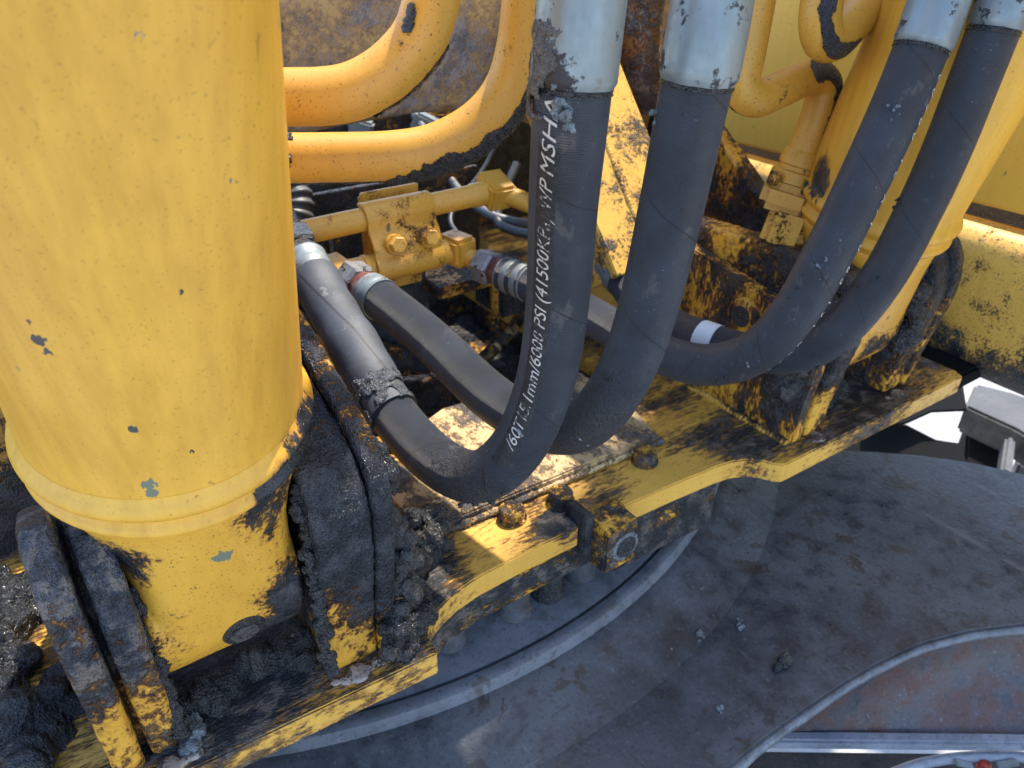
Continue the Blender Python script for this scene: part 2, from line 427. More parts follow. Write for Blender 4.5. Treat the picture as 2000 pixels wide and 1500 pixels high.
# rounded bright edge of the top plate, rusty web below, bottom flange
ep = Path([Vector((-.35, .20, -.1865)), Vector((.2, .262, -.1865)), Vector((.35, .262, -.1865))] + [Vector((p.x, p.y, -.1865)) for p in pts], 2)
tube('plate_edge', ep, .0055, steel('light_plate_edge', (.07, .08, .095), (.20, .22, .25), rough=.42), cb, seg=12)  # edge tube in a lighter steel tone than the plate
A_, B_ = at(1440, 1444, z=-.285), at(2150, 1452, z=-.285); dr = (B_ - A_).normalized(); nr = Vector((-dr.y, dr.x, 0))
nr = nr if nr.y > 0 else -nr
wb = bmesh.new(); prev = None
for k in range(40):
    f = k / 39; i = int((len(pts) - 1) * f * .999); e = pts[i].lerp(pts[i + 1], (len(pts) - 1) * f * .999 - i)
    q = A_.lerp(B_, f) + nr * .006; row = []
    for m_ in range(9):
        g_ = m_ / 8; row.append(wb.verts.new((e + Vector((0, 0, -.012)) + nr * .004).lerp(q, g_) + nr * .02 * math.sin(math.pi * g_)))
    if prev:
        for m_ in range(8): wb.faces.new((prev[m_], row[m_], row[m_ + 1], prev[m_ + 1]))
    prev = row
mesh_obj('sloping_plate', wb, RUSTY, cb)
obox('flange_edge', (A_ + B_) / 2, dr, nr, (0, 0, 1), (B_ - A_).length * 1.0, .014, .016, LIGHTEDGE, cb, .003)
obox('lower_plate', (A_ + B_) / 2 - nr * .13 - Vector((0, 0, .06)), dr, nr, (0, 0, 1), (B_ - A_).length * 1.4, .30, .02, steel('dirty_lower_plate', (.035, .03, .03), (.085, .075, .07), rust=.25), cb, .002)
lp = Path([at(1700, 1530, z=-.30), at(1800, 1492, z=-.30), at(1900, 1478, z=-.30), at(2010, 1480, z=-.30), at(2100, 1495, z=-.30)])
tube('curved_rib', lp, .006, LIGHTEDGE, cb, seg=12)
q = at(1925, 1492, z=-.298)
stub('red_cap', q - Vector((0, 0, .012)), q + Vector((0, 0, .008)), .010, paint('red_paint', -.06, base=(.42, .03, .02)), cb, prof=[(0, .007), (.4, .007), (.6, .006), (.7, .003)])
for dx in (-.024, .024):
    obox('clip', q + RIGHT * dx, RIGHT + Vector((0, 0, .3 if dx > 0 else -.3)), HEAD, (0, 0, 1), .022, .008, .004, ZINC, cb, .001)
rnd = random.Random(4)
drops = []
for px, py, r in [(1310, 1262, .0045), (1365, 1243, .005), (1440, 1222, .0045), (1355, 1160, .004), (1393, 1185, .003), (1445, 1211, .003), (1412, 1388, .004), (1328, 1160, .0022), (1380, 1120, .003), (1460, 1080, .0025), (1700, 1150, .002), (1240, 1330, .002)]:
    p = at(px, py, z=-.176)
    for k in range(4):
        drops.append((p + Vector((rnd.uniform(-1, 1), rnd.uniform(-1, 1), 0)) * r * 1.1, r * rnd.uniform(.35, .75)))
o = blobs('grease_drops', drops, SILV, cb, voxel=.0009, layers=((.004, .0015),))
p = at(1533, 1292, z=-.170)
ob = blobs('grease_lump', [(p, .008), (p + Vector((.008, .004, -.004)), .006), (p + Vector((-.009, .002, -.005)), .005)], BLACK, None, voxel=.0012, layers=((.006, .003),), origin=p, kind=None)
tag(ob, 'small black lump of grease lying on the grey carbody plate', 'grease lump')

SWC = Vector((.335, 1.096, 0))
sb = thing('swing_bearing', (SWC.x, SWC.y, -.215), 'round grey swing bearing with bolts between the yellow deck and carbody', 'bearing')
RING = steel('dusty_ring', (.070, .078, .095), (.115, .126, .150), (.05, .045, .04), .5, rough=.5)
def ring(name, prof, mat, a0=180, a1=360, seg=150):
    bm = bmesh.new(); prev = None
    for k in range(seg + 1):
        a = math.radians(a0 + (a1 - a0) * k / seg); d = Vector((math.cos(a), math.sin(a), 0))
        cur = [bm.verts.new(SWC + d * r + Vector((0, 0, z))) for r, z in prof]
        if prev:
            for i in range(len(prof)): bm.faces.new((prev[i], prev[(i + 1) % len(prof)], cur[(i + 1) % len(prof)], cur[i]))
        else: bm.faces.new(cur)
        prev = cur
    bm.faces.new(prev)
    return mesh_obj(name, bm, mat, sb)
ring('lower_race', [(.50, -.118), (.57, -.118), (.60, -.121), (.645, -.136), (.655, -.140), (.655, -.2145), (.50, -.2145)], RING)
ring('rim', [(.6555, -.147), (.659, -.1405), (.667, -.1395), (.6725, -.142), (.6745, -.147), (.6765, -.1535), (.6555, -.1535)], steel('bright_rim', (.085, .092, .108), (.17, .182, .21), (.07, .05, .04), .6, rough=.42))
ring('apron', [(.6556, -.1535), (.678, -.1535), (.690, -.158), (.700, -.1615), (.725, -.1720), (.760, -.1797), (.760, -.2), (.6556, -.2)], CAR)
ring('upper_race', [(.45, -.02), (.595, -.02), (.595, -.085), (.58, -.09), (.58, -.1179), (.45, -.1179)], paint('race_dirt', .12, 16, dust=.25))
for px, py, h in [(770, 1345, .03), (905, 1275, .034), (1045, 1205, .034), (1115, 1165, .02), (1190, 1130, .03), (1340, 1040, .02)]:
    q = at(px, py, z=-.105); d = (q - SWC); d.z = 0; d = d.normalized() * .618
    c = SWC + d
    stub('bolt_head', c + Vector((0, 0, -.128)), c + Vector((0, 0, -.128 + h + .02)), .017, steel('dirty_bolt', (.04, .042, .05), (.09, .095, .11)) if h > .02 else BLACK, sb, prof=[(0, .019), (.15, .0195), (.2, .0165), (.85, .0165), (1, .014)], nsides=18)

# ------------------------------------------------------------------ swing frame: deck, brackets, gussets
fr = thing('revolving_platform', (.4, .6, 0), 'yellow front deck of the swing frame with greasy cylinder brackets', 'machine frame')
V3 = lambda *a: Vector(a)
deckp = paint('deck_paint', -.012, 15, side=.075, dust=.5, grough=.44, rust=.6, wear=.07, stretch=(.45, 1.5, 1), base=(.72, .41, .062), spots=[
    (V3(.46, .455, 0), .14, -.05), (V3(.30, .45, 0), .06, -.05),
    (V3(.06, .43, 0), .14, .16), (V3(.20, .46, 0), .07, .22), (V3(.77, .46, 0), .17, .12), (V3(.60, .44, 0), .06, .07),
    (V3(.36, .445, 0), .035, .15), (V3(.43, .46, 0), .05, .06), (V3(.50, .45, 0), .10, -.05), (V3(.10, .378, -.012), .09, -.08)])
front = [(-.40, .389), (.0, .387), (.186, .378), (.1885, .399), (.196, .409), (.205, .4155), (.217, .4205), (.232, .4255), (.254, .4295), (.30, .4315), (.372, .4315),
         (.374, .444), (.428, .444), (.4285, .430), (.50, .427), (.554, .4235), (.575, .420), (.592, .4125), (.602, .402), (.608, .391), (.616, .3845), (.80, .382), (.955, .379)]
outl = front + [(.962, .392), (.962, 1.3), (.585, 1.3), (.585, .64), (.235, .64), (.235, 1.3), (-.40, 1.3)]
prism('deck_plate', outl, 'z', -.0245, 0, deckp, fr, .0014)
# sunken floor of the well between the brackets, its walls
wellp = paint('well_paint', .085, 13, rough=.4, grough=.2, gcol=(.010, .010, .012), rust=.8, dust=.12)
prism('well_floor', [(.2, .50), (.66, .50), (.66, 1.3), (.2, 1.3)], 'z', -.075, -.06, wellp, fr, 0)
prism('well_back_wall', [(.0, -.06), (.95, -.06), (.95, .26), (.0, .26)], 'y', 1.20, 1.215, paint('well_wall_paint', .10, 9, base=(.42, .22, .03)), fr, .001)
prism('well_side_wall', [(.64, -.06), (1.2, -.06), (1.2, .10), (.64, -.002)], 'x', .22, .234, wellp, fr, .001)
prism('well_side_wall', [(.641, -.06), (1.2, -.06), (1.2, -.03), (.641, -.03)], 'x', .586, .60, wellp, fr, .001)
# cover plate and its weld beads
coverp = paint('cover_paint', -.01, 26, dust=.8, rust=.35, base=(.58, .42, .20), gcol=(.07, .07, .08), grough=.5, wear=.07, stretch=(1, .6, 1))
prism('cover_plate', [(.236, .515), (.268, .4965), (.53, .4895), (.545, .55), (.545, .648), (.44, .664), (.36, .672), (.318, .655), (.236, .565)], 'z', .0005, .0125, coverp, fr, .002)
wp = Path([V3(.240, .510, .004), V3(.268, .4945, .004), V3(.40, .491, .004), V3(.535, .4870, .004)])
def bead(s): return .0032 + .0003 * math.sin(s * 1500) + .0004 * math.sin(s * 170) + .0003 * math.sin(s * 411)
tube('weld_bead', wp, .0045, coverp, fr, rfun=bead, seg=12, step=.0012)
# skirt under the deck, tapped block
skp = paint('skirt_paint', .055, 20, stretch=(.5, 1, 1.6), dust=.4)
sk = [(.20, .4215), (.225, .432), (.26, .438), (.30, .4395), (.384, .4395), (.384, .452), (.30, .452), (.2, .445)]
prism('skirt_plate', sk, 'z', -.066, -.0255, skp, fr, .001)
prism('skirt_plate', [(.43, .438), (.50, .436), (.555, .434), (.575, .436), (.575, .448), (.43, .451)], 'z', -.096, -.0255, paint('skirt_dark', .10, 22, dust=.3), fr, .001)
box('bearing_shield', (.20, .456, -.088), (.60, .47, -.0255), paint('shield_dirt', .14, 20, dust=.3), fr, .001)
blk = box('tapped_block', (.3865, .407, -.052), (.4275, .4425, .0015), paint('block_paint', .03, 30, spots=[(V3(.412, .405, -.028), .02, .25)], dust=.6), fr, .002)
hr = stub('hole_rim', V3(.412, .4065, -.027), V3(.412, .4055, -.027), .0, SILV, blk, prof=[(0, .0165), (1, .0150)], seg=24)
stub('bore_disc', V3(.412, .4061, -.027), V3(.412, .4049, -.027), .0, BLACK, blk, prof=[(0, .0125), (1, .0122)], seg=24)  # black grease disc in place of the dark inside of a hole
prism('lug', [(.3735, -.03), (.3862, -.05), (.3862, .012), (.3735, .014)], 'y', .425, .455, paint('lug_dirt', .12, 30), fr, .0015)
for (px, py) in [(1000, 1000), (1095, 968), (1260, 890)]:
    c = at(px, py, z=.008)
    stub('deck_bolt', c + V3(0, 0, -.008), c + V3(0, 0, .006), .0135, paint('deck_bolt_paint', .02, 60, dust=.6, specks=.5), fr, prof=[(0, .0145), (.2, .0145), (.22, .0125), (.86, .0125), (1, .0112)], nsides=24)

# cylinder bracket plates: thick boss plate + outer rim plate, welded to the deck
in_front = [(.404, 0), (.400, .04), (.391, .085), (.383, .125), (.381, .155), (.386, .18), (.398, .197), (.416, .207)]
arm = [(.50, .238), (.60, .275), (.72, .335), (.80, .385), (.86, .40), (.86, 0)]
rnd_back = [(.455, .214), (.505, .207), (.548, .187), (.575, .155), (.592, .11), (.615, .05), (.63, 0)]
brackets = []
def bracket_mat(nm, xc, extra=(), gc=(.010, .0125, .0175), du=.06):
    return paint(nm, .035, 15, dust=du, rust=.8, grough=.17, gcol=gc, grain=.0036, wear=.06, stretch=(1, 1, .8),
                 spots=[(V3(xc, .42, .17), .12, .10), (V3(xc, .40, .02), .06, -.06)] + list(extra))
def plate(nm, prof, x0, x1, mat, vox=.0024, amp=.0016, grow=0):
    o = prism(nm, prof, 'x', x0, x1, mat, fr, .0025)
    return roughen(o, vox, ((.03, amp), (.007, amp * .8)), 0)
def offs(prof, dy, dz): return [(y + (dy if y < .5 else 0), z + (dz if z > .05 else 0)) for y, z in prof]
Lm = bracket_mat('left_bracket_grime_sun', -.02, gc=(.022, .026, .035), du=.5, extra=[(V3(-.02, .41, .05), .05, -.10), (V3(-.04, .40, .17), .045, -.06), (V3(-.03, .40, .09), .04, -.03)])  # worn metal and dust; the peach tint also stands in for sunlight
ear = [(.405, 0), (.401, .04), (.393, .085), (.386, .125), (.384, .155), (.389, .180), (.402, .200), (.420, .208), (.440, .204), (.475, .188), (.515, .155), (.55, .105), (.585, .05), (.60, 0)]
plate('bracket_boss', [(y + .005, z * .965) for y, z in ear], -.0215, -.0012, Lm)
plate('bracket_rim', ear, -.0455, -.0265, Lm)
box('bracket_web', (-.0268, .425, 0), (-.0212, .57, .15), Lm, fr, .001)
Bm = bracket_mat('inner_bracket_grime', .13, [(V3(.13, .40, .14), .09, .12), (V3(.16, .42, .19), .03, -.10), (V3(.162, .40, .13), .03, -.07)])
plate('bracket_boss', offs(in_front, .001, .0) + arm, .107, .1475, Bm)
plate('bracket_rim', offs(in_front, -.001, .006) + offs(arm, 0, .010), .1485, .164, Bm)
box('bracket_web', (.1395, .43, 0), (.144, .80, .19), Bm, fr, .001)
Cm = bracket_mat('far_bracket_grime', .68, [(V3(.68, .40, .03), .05, -.08), (V3(.69, .55, .24), .14, -.06), (V3(.69, .42, .12), .06, .06)])
plate('bracket_boss', in_front[:-1] + [(.410, .2005), (.45, .2015), (.56, .197), (.64, .192), (.66, .18), (.66, 0)], .672, .703, Cm, .003)
gm = paint('gusset_streaks', -.02, 20, stretch=(1.3, 1.3, .5), rust=1.0, dust=.15, spots=[(V3(.65, .42, .06), .07, .14), (V3(.65, .40, .02), .04, -.1)])
prism('bracket_rim', [(.405, 0), (.403, .04), (.397, .085), (.394, .118), (.399, .138), (.412, .149), (.459, .152), (.594, .175), (.68, .192), (.68, 0)], 'x', .649, .668, gm, fr, .002)
Dm = bracket_mat('right_bracket_grime', .85, [(V3(.84, .39, .11), .05, -.06), (V3(.85, .70, .24), .12, -.05)])
plate('bracket_boss', offs(in_front, .006, -.01) + [(.46, .205), (.55, .175), (.60, .165), (.653, .195), (.758, .269), (.86, .345), (.95, .41), (.95, 0)], .832, .862, Dm, .003)
plate('bracket_rim', offs(in_front, .004, -.002) + rnd_back, .866, .884, Dm, .003)
# pins through the brackets
for x0, x1 in ((-.040, .160), (.655, .880)):
    c = ax(0, .03)
    stub('pivot_pin', V3(x0, c.y, c.z), V3(x1, c.y, c.z), .032, Lm, fr, prof=[(0, .029), (.01, .032), (.99, .032), (1, .029)])
# weld toes at the feet
tw = paint('weld_glint', .0, 50, base=(.38, .33, .27), dust=.4, rust=.2, specks=.4)  # pale base colour stands in for sun glints on the weld toes
for x, y in ((-.015, .397), (.126, .396), (.688, .398), (.848, .400)):
    blobs('weld_toe', [(V3(x + dx, y + dy + .002, -.0005), .0045 + .002 * ((k * 7) % 3)) for k, (dx, dy) in enumerate([(-.018, 0), (-.009, -.003), (0, -.004), (.009, -.003), (.018, -.001), (.0, .0)])], tw, fr, voxel=.0016, layers=((.008, .003),), squash=V3(0, 0, 1), kind=None)
for a_, b_ in (((.6475, .408, .0015), (.6475, .67, .0015)), ((.1655, .412, .0015), (.1655, .63, .0015)), ((.7045, .41, .0015), (.7045, .64, .0015))):
    if a_[1] > 0: tube('weld_bead', Path([V3(*a_), V3(*b_)]), .0045, deckp, fr, rfun=lambda s_: .0045 + .0006 * math.sin(s_ * 1300) + .0005 * math.sin(s_ * 230), seg=10, step=.0012)
# hole boss on the far bracket
q0 = at(1455, 615, x=.6485)
o = stub('boss_ring', q0, q0 + V3(-.007, 0, 0), .02, gm, fr, prof=[(0, .021), (.8, .020), (1, .018)], seg=28)
stub('boss_hole_disc', q0 + V3(-.0072, 0, 0), q0 + V3(-.0085, 0, 0), .012, BLACK, fr, prof=[(0, .0125), (1, .012)], seg=24)  # flat black disc stands in for the shade inside the hole
# sloping bracket flange seen between the hoses, with its weld ridge
fl = paint('flange_paint', -.045, 20, dust=.4, rust=.4, base=(.70, .42, .08), gcol=(.04, .04, .045), wear=.06)
c0, c1 = V3(.60, .60, .155), V3(.60, .80, .40); ey = (c1 - c0).normalized(); ez = V3(1, 0, 0).cross(ey)
obox('sloping_flange', (c0 + c1) / 2 + V3(.01, 0, 0), (1, 0, 0), ey, ez, .125, (c1 - c0).length, .012, fl, fr, .0015)
tube('weld_ridge', Path([c0 + ez * .006 + V3(.004, 0, 0), c1 + ez * .006 + V3(.004, 0, 0)]), .0045, fl, fr, rfun=bead, seg=10, step=.0012)
obox('flange_rib', (c0 + c1) / 2 + V3(-.042, 0, 0) - ez * .028, (1, 0, 0), ey, ez, .008, (c1 - c0).length * .98, .046, fl, fr, .001)
prism('inner_rib', [(.60, 0), (.60, .15), (.80, .39), (.86, .39), (.86, 0)], 'x', .640, .652, fl, fr, .001)
# cross plates and small brackets inside the well
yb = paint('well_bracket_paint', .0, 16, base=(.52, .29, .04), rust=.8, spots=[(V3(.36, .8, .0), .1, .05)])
def quadplate(name, px, y, th, mat, bevel=.001):
    P = [at(a, b, y=y) for a, b in px]; return prism(name, [(p.x, p.z) for p in P], 'y', y, y + th, mat, fr, bevel)
quadplate('cross_plate', [(600, 620), (650, 645), (850, 700), (842, 730), (700, 745), (560, 700)], .80, .02, yb)
quadplate('cross_plate', [(700, 560), (830, 520), (850, 690), (640, 720)], .84, .02, paint('dark_cross_plate', .14, 14, gcol=(.02, .022, .027), grough=.5))
prism('cross_lip', [(.26, -.055), (.52, -.055), (.52, -.03), (.26, -.03)], 'y', .70, .72, yb, fr, .002)
P0 = at(835, 555, y=.83)
box('ledge_bracket', (P0.x, .80, P0.z - .012), (P0.x + .11, .87, P0.z + .004), yb, fr, .002)
box('ledge_post', (P0.x + .082, .80, P0.z - .085), (P0.x + .092, .81, P0.z + .002), yb, fr, .002)
box('ledge_block', (P0.x + .095, .80, P0.z - .065), (P0.x + .15, .87, P0.z + .0), paint('ledge_black', .12, 20), fr, .003)
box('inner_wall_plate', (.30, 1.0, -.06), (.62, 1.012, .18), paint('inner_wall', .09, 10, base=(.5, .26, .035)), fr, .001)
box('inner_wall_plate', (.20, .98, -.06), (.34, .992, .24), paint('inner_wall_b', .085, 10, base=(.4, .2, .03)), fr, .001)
# grease lying in the well and around the brackets
rnd = random.Random(11)
it = []
for k in range(46):
    x, y = rnd.uniform(.25, .58), rnd.uniform(.66, .98); it.append((V3(x, y, -.062), rnd.uniform(.008, .026)))
blobs('well_grease', it, grease_mat('wet_grease', (.009, .0095, .011), .10), fr, voxel=.004, layers=((.03, .012), (.01, .007)), squash=V3(0, 0, 1))
def line_blobs(name, pts, r0, r1, nper, mat, seed, vox=.0022, jit=.6, layers=((.012, .008), (.004, .005))):
    rr = random.Random(seed); P = Path([Vector(p) for p in pts], step=.004); it = []
    for k in range(nper):
        p, *_ = P.frame(P.L * k / max(1, nper - 1)); r = rr.uniform(r0, r1)
        it.append((p + Vector((rr.uniform(-1, 1), rr.uniform(-1, 1), rr.uniform(-1, 1))) * r * jit, r))
    return blobs(name, it, mat, fr, voxel=vox, layers=layers)
line_blobs('bracket_grease', [(.152, .385, .02), (.172, .40, .06), (.170, .40, .11), (.166, .40, .16), (.166, .42, .19)], .003, .0085, 60, DRYG, 3, .0017, 1.3, ((.012, .007), (.003, .005)))
line_blobs('bracket_grease', [(.15, .50, .236), (.155, .56, .25), (.16, .64, .28)], .003, .008, 40, DRYG, 5, .0018, 1.4)
line_blobs('deck_grease', [(.165, .40, .004), (.185, .42, .006), (.20, .45, .008), (.215, .475, .012)], .004, .012, 70, BLACK, 7, .0019, 1.3, ((.012, .008), (.003, .005)))
c = at(835, 1045, z=.02)
blobs('grease_heap', [(c + V3(rnd.uniform(-.022, .022), rnd.uniform(-.018, .018), rnd.uniform(-.016, .014)), rnd.uniform(.005, .012)) for k in range(34)], DRYG, fr, voxel=.0018, layers=((.010, .008), (.003, .005)))
line_blobs('bracket_grease', [(.104, .390, .02), (.105, .393, .08), (.106, .396, .14), (.107, .405, .185)], .0025, .0048, 70, BLACK, 9, .0012, .5, ((.007, .008), (.0025, .004)))
line_blobs('bracket_grease', [(.0005, .408, .01), (.0005, .410, .05), (.0, .408, .10), (-.001, .41, .15)], .0025, .0045, 60, BLACK, 10, .0012, .5, ((.007, .008), (.0025, .004)))
line_blobs('deck_grease', [(.0, .43, .003), (.03, .44, .004), (.06, .45, .004), (.10, .43, .003)], .006, .013, 40, BLACK, 12)
line_blobs('deck_grease', [(.003, .40, .001), (.005, .41, .002), (.008, .44, .003)], .004, .007, 20, SILV, 13, .0016)
line_blobs('bracket_grease', [(.645, .43, .05), (.646, .42, .09), (.646, .41, .13), (.65, .40, .16)], .008, .015, 50, DRYG, 14, .0024)
line_blobs('bracket_grease', [(.826, .40, .08), (.827, .40, .12), (.828, .41, .17), (.827, .42, .2)], .006, .011, 40, BLACK, 15, .0024)
line_blobs('deck_grease', [(.71, .43, .003), (.74, .44, .004), (.80, .45, .004)], .006, .013, 30, BLACK, 16, .0026)

# ------------------------------------------------------------------ boom cylinders
def lathe(name, x, prof, mat, parent, seg=112):
    bm = bmesh.new(); rings = []
    for t, r in prof:
        c = ax(x, t); rings.append([bm.verts.new(c + (V3(1, 0, 0) * math.cos(2 * math.pi * k / seg) + AXN * math.sin(2 * math.pi * k / seg)) * r) for k in range(seg)])
    for i in range(len(rings) - 1):
        for k in range(seg): bm.faces.new((rings[i][k], rings[i][(k + 1) % seg], rings[i + 1][(k + 1) % seg], rings[i + 1][k]))
    bm.faces.new(rings[0]); bm.faces.new(rings[-1])
    return mesh_obj(name, bm, mat, parent)
GG = (.17, .19, .13)
chipsL = [(on_barrel(291, 945, .05), .011, GG), (on_barrel(297, 962, .05), .008, GG), (on_barrel(262, 838, .05), .006, (.06, .07, .05)), (on_barrel(75, 665, .05), .008, (.05, .05, .05)), (on_barrel(95, 688, .05), .006, (.06, .06, .06)),
          (on_barrel(56, 625, .05), .007, (.07, .06, .05)), (on_barrel(355, 570, .05), .0045, (.05, .04, .03)), (on_barrel(272, 68, .05), .0045, (.22, .21, .17)), (on_barrel(453, 352, .05), .0045, (.2, .19, .16)), (on_barrel(375, 882, .05), .005, (.03, .03, .03))]
def cylinder(x, label, suffix, chips, spots, espots):
    root = thing('boom_cylinder', (x, PINY, PINZ), label, 'hydraulic cylinder', 'boom cylinders')
    bp = paint('barrel_paint' + suffix, -.28, 20, spots=spots, specks=.4, chips=chips, stretch=(1, 1, .3), grain=.0010, rough=.43, tone=.85)
    top = 1.25
    prof = [(.150, .0775)] + [(.150 + .0015 * i, .0775 + .0055 * math.sin(math.pi * i / 9)) for i in range(1, 9)] + [(.1645, .0785)] + [(.165 + .0016 * i, .079 + .0058 * math.sin(math.pi * i / 11)) for i in range(1, 11)] + [(.184, .079), (.30, .079), (top, .079)]
    body = lathe('barrel', x, [(.184, .079), (.25, .079), (.35, .079), (.5, .079), (top, .079)], bp, root)
    lathe('end_ring', x, [(t, r) for t, r in prof if t >= .1645][:-2] + [(.1845, .0792)], bp, root)
    lathe('weld_ring', x, [(.144, .072), (.148, .0765)] + [(t, r) for t, r in prof if t < .1645] + [(.1655, .0787)], bp, root)
    ep = paint('eye_paint' + suffix, -.16, 26, spots=espots, specks=1.0, chips=[(on_barrel(440, 1085, .05, .074), .016, GG), (on_barrel(345, 1190, .05, .074), .012, (.1, .11, .08))], dust=.1, rust=.7, grain=.0013)
    bm = bmesh.new(); seg = 64; rings = []
    for t, wx, wy, e in [(.150, .0765, .0765, 2), (.142, .075, .0755, 2), (.132, .069, .0745, 2.2), (.120, .061, .074, 2.6), (.105, .055, .0735, 3.2), (.07, .0505, .0730, 5), (.03, .0495, .0725, 8)]:
        c = ax(x, t); rg = []
        for k in range(seg):
            a = 2 * math.pi * k / seg; ca, sa = math.cos(a), math.sin(a)
            rg.append(bm.verts.new(c + V3(1, 0, 0) * math.copysign(abs(ca) ** (2 / e), ca) * wx + AXN * math.copysign(abs(sa) ** (2 / e), sa) * wy))
        rings.append(rg)
    for i in range(len(rings) - 1):
        for k in range(seg): bm.faces.new((rings[i][k], rings[i][(k + 1) % seg], rings[i + 1][(k + 1) % seg], rings[i + 1][k]))
    bm.faces.new(rings[0]); bm.faces.new(rings[-1])
    c = ax(x, .03); sg = 72
    cr = [[bm.verts.new(c + V3(dx, 0, 0) + V3(0, math.cos(2 * math.pi * k / sg), math.sin(2 * math.pi * k / sg)) * r) for k in range(sg)] for dx, r in ((-.05, .070), (-.048, .0728), (.048, .0728), (.05, .070))]
    for i in range(3):
        for k in range(sg): bm.faces.new((cr[i][k], cr[i][(k + 1) % sg], cr[i + 1][(k + 1) % sg], cr[i + 1][k]))
    bm.faces.new(cr[0]); bm.faces.new(cr[-1])
    o = mesh_obj('base_eye', bm, ep, root)
    roughen(o, .0024 if x < .3 else .004, ((.03, .0012),), 6)
    return root
cl = cylinder(.05, 'large near yellow boom cylinder standing on the left of the deck', '_left', chipsL,
              [(on_barrel(585, 870, .05), .055, .42), (on_barrel(540, 940, .05), .030, .30), (on_barrel(520, 1010, .05, .084), .03, .24), (on_barrel(60, 985, .05, .084), .030, .28)],
              [(on_barrel(600, 1130, .05), .085, .34), (on_barrel(530, 1010, .05), .05, .20), (ax(0.0, .03) + AXN * .06, .055, .12), (on_barrel(250, 1120, .05), .03, .22), (V3(.02, .44, .04), .05, .15), (V3(.06, .41, .10), .04, -.10)])
cr_ = cylinder(.767, 'far yellow boom cylinder behind the right pair of hoses', '_right', [(on_barrel(1970, 115, .767), .006, (.06, .03, .02))],
               [(on_barrel(1605, 330, .767), .035, .30), (on_barrel(1600, 380, .767), .03, .26)],
               [(ax(.83, .03) + AXN * .05, .06, .25), (V3(.767, .41, .08), .05, .12)])
# grease plug under the left eye and its steel lug
c = on_barrel(478, 1232, .05, .073)
nrm = (V3(0, c.y, c.z) - V3(0, ax(0, .03).y, ax(0, .03).z)).normalized()
pr_ = stub('plug_recess', c - nrm * .004, c + nrm * .0015, .015, BLACK, cl, prof=[(0, .0150), (.6, .0150), (1, .0135)], seg=28)
stub('plug', c + nrm * .0012, c + nrm * .003, .009, grease_mat('plug_metal', (.05, .045, .045), .25), pr_, prof=[(0, .0105), (.6, .0105), (1, .0095)], nsides=6)
c2 = on_barrel(497, 1270, .05, .073)
obox('lug', c2 + V3(0, -.002, -.012), RIGHT, HEAD, (0, 0, 1), .009, .006, .026, BLACK, cl, .0012)
obox('lug', c2 + V3(-.006, .004, -.010), RIGHT, HEAD, (0, 0, 1), .005, .006, .020, BLACK, cl, .001)

tubep = paint('tube_paint', -.15, 40, rust=.25, specks=.9, grain=.0012, rough=.44, tone=.45, base=(.64, .335, .042))
t1 = Path([V3(.05, .470, .405), at(430, 200, d=.50), at(495, 192, d=.492), at(560, 190, d=.49), at(640, 188, d=.49), at(700, 175, d=.49), at(762, 138, d=.49), at(815, 80, d=.488), at(838, 20, d=.48), at(852, -60, d=.465), at(860, -160, d=.44)], 6)
t2 = Path([V3(.05, .485, .338), at(430, 318, d=.55), at(495, 311, d=.547), at(560, 309, d=.545), at(640, 308, d=.548), at(770, 304, d=.552), at(860, 286, d=.555), at(940, 240, d=.555), at(992, 175, d=.55), at(1018, 90, d=.535), at(1030, 0, d=.515), at(1040, -120, d=.49)], 6)
tube('port_tube', t1, .0176, tubep, cl); tube('port_tube', t2, .0172, tubep, cl)
dn = Vector((0, 0, -1)); tocam = -FWD
s = t2.s_near(at(860, 286, d=.555))
crust('tube_crust', t2, .0172, t2.s_near(at(748, 304, d=.552)), t2.s_near(at(1022, 60, d=.53)), t2.phi_of(s, (dn * .80 + RIGHT * .50 + tocam * .15)), .98, CRUST, cl, .0020, 1, .38, .0022)
s = t1.s_near(at(800, 100, d=.488))
crust('tube_crust', t1, .0176, t1.s_near(at(700, 175, d=.49)), t1.s_near(at(825, 50, d=.485)), t1.phi_of(s, (RIGHT * .8 + dn * .6 - tocam * .45)), .55, CRUST, cl, .0013, 2, .5)
crust('tube_crust', t1, .0176, t1.s_near(at(808, 92, d=.488)), t1.s_near(at(842, 5, d=.48)), t1.phi_of(s, (tocam * 1.0 - RIGHT * .25)), .26, CRUST, cl, .0008, 3, .9, .0004)
crust('tube_crust', t2, .0172, t2.s_near(at(540, 309, d=.545)), t2.s_near(at(585, 309, d=.545)), t2.phi_of(t2.s_near(at(560, 309, d=.545)), tocam * 1 + V3(0, 0, .3)), .7, BLACK, cl, .0009, 5, .8, .0006, gaps=.42)
crust('tube_crust', t2, .0172, t2.s_near(at(575, 309, d=.545)), t2.s_near(at(760, 305, d=.55)), t2.phi_of(s, dn * 1 - tocam * .35), .55, CRUST, cl, .0008, 6, .6, .0006)
r1 = Path([at(1495, -90, d=.70), at(1478, 0, d=.71), at(1460, 100, d=.72), at(1449, 165, d=.728), at(1474, 194, d=.738), at(1530, 172, d=.755), at(1583, 150, d=.772), at(1609, 168, d=.785), at(1600, 215, d=.795), at(1573, 290, d=.812), at(1551, 345, d=.825)], 4)
r2 = Path([at(1620, -120, d=.655), at(1608, -20, d=.67), at(1602, 50, d=.68), at(1616, 82, d=.69), at(1650, 58, d=.70), at(1690, 12, d=.715), at(1725, -50, d=.73)], 3)
tube('port_tube', r1, .0172, tubep, cr_); tube('port_tube', r2, .0182, tubep, cr_)
sa = r1.s_near(at(1449, 165, d=.728))
crust('tube_crust', r1, .0172, sa - .03, sa + .06, r1.phi_of(sa, dn * 1 - tocam * .3), .7, CRUST, cr_, .0008, 7, .5, .0005)
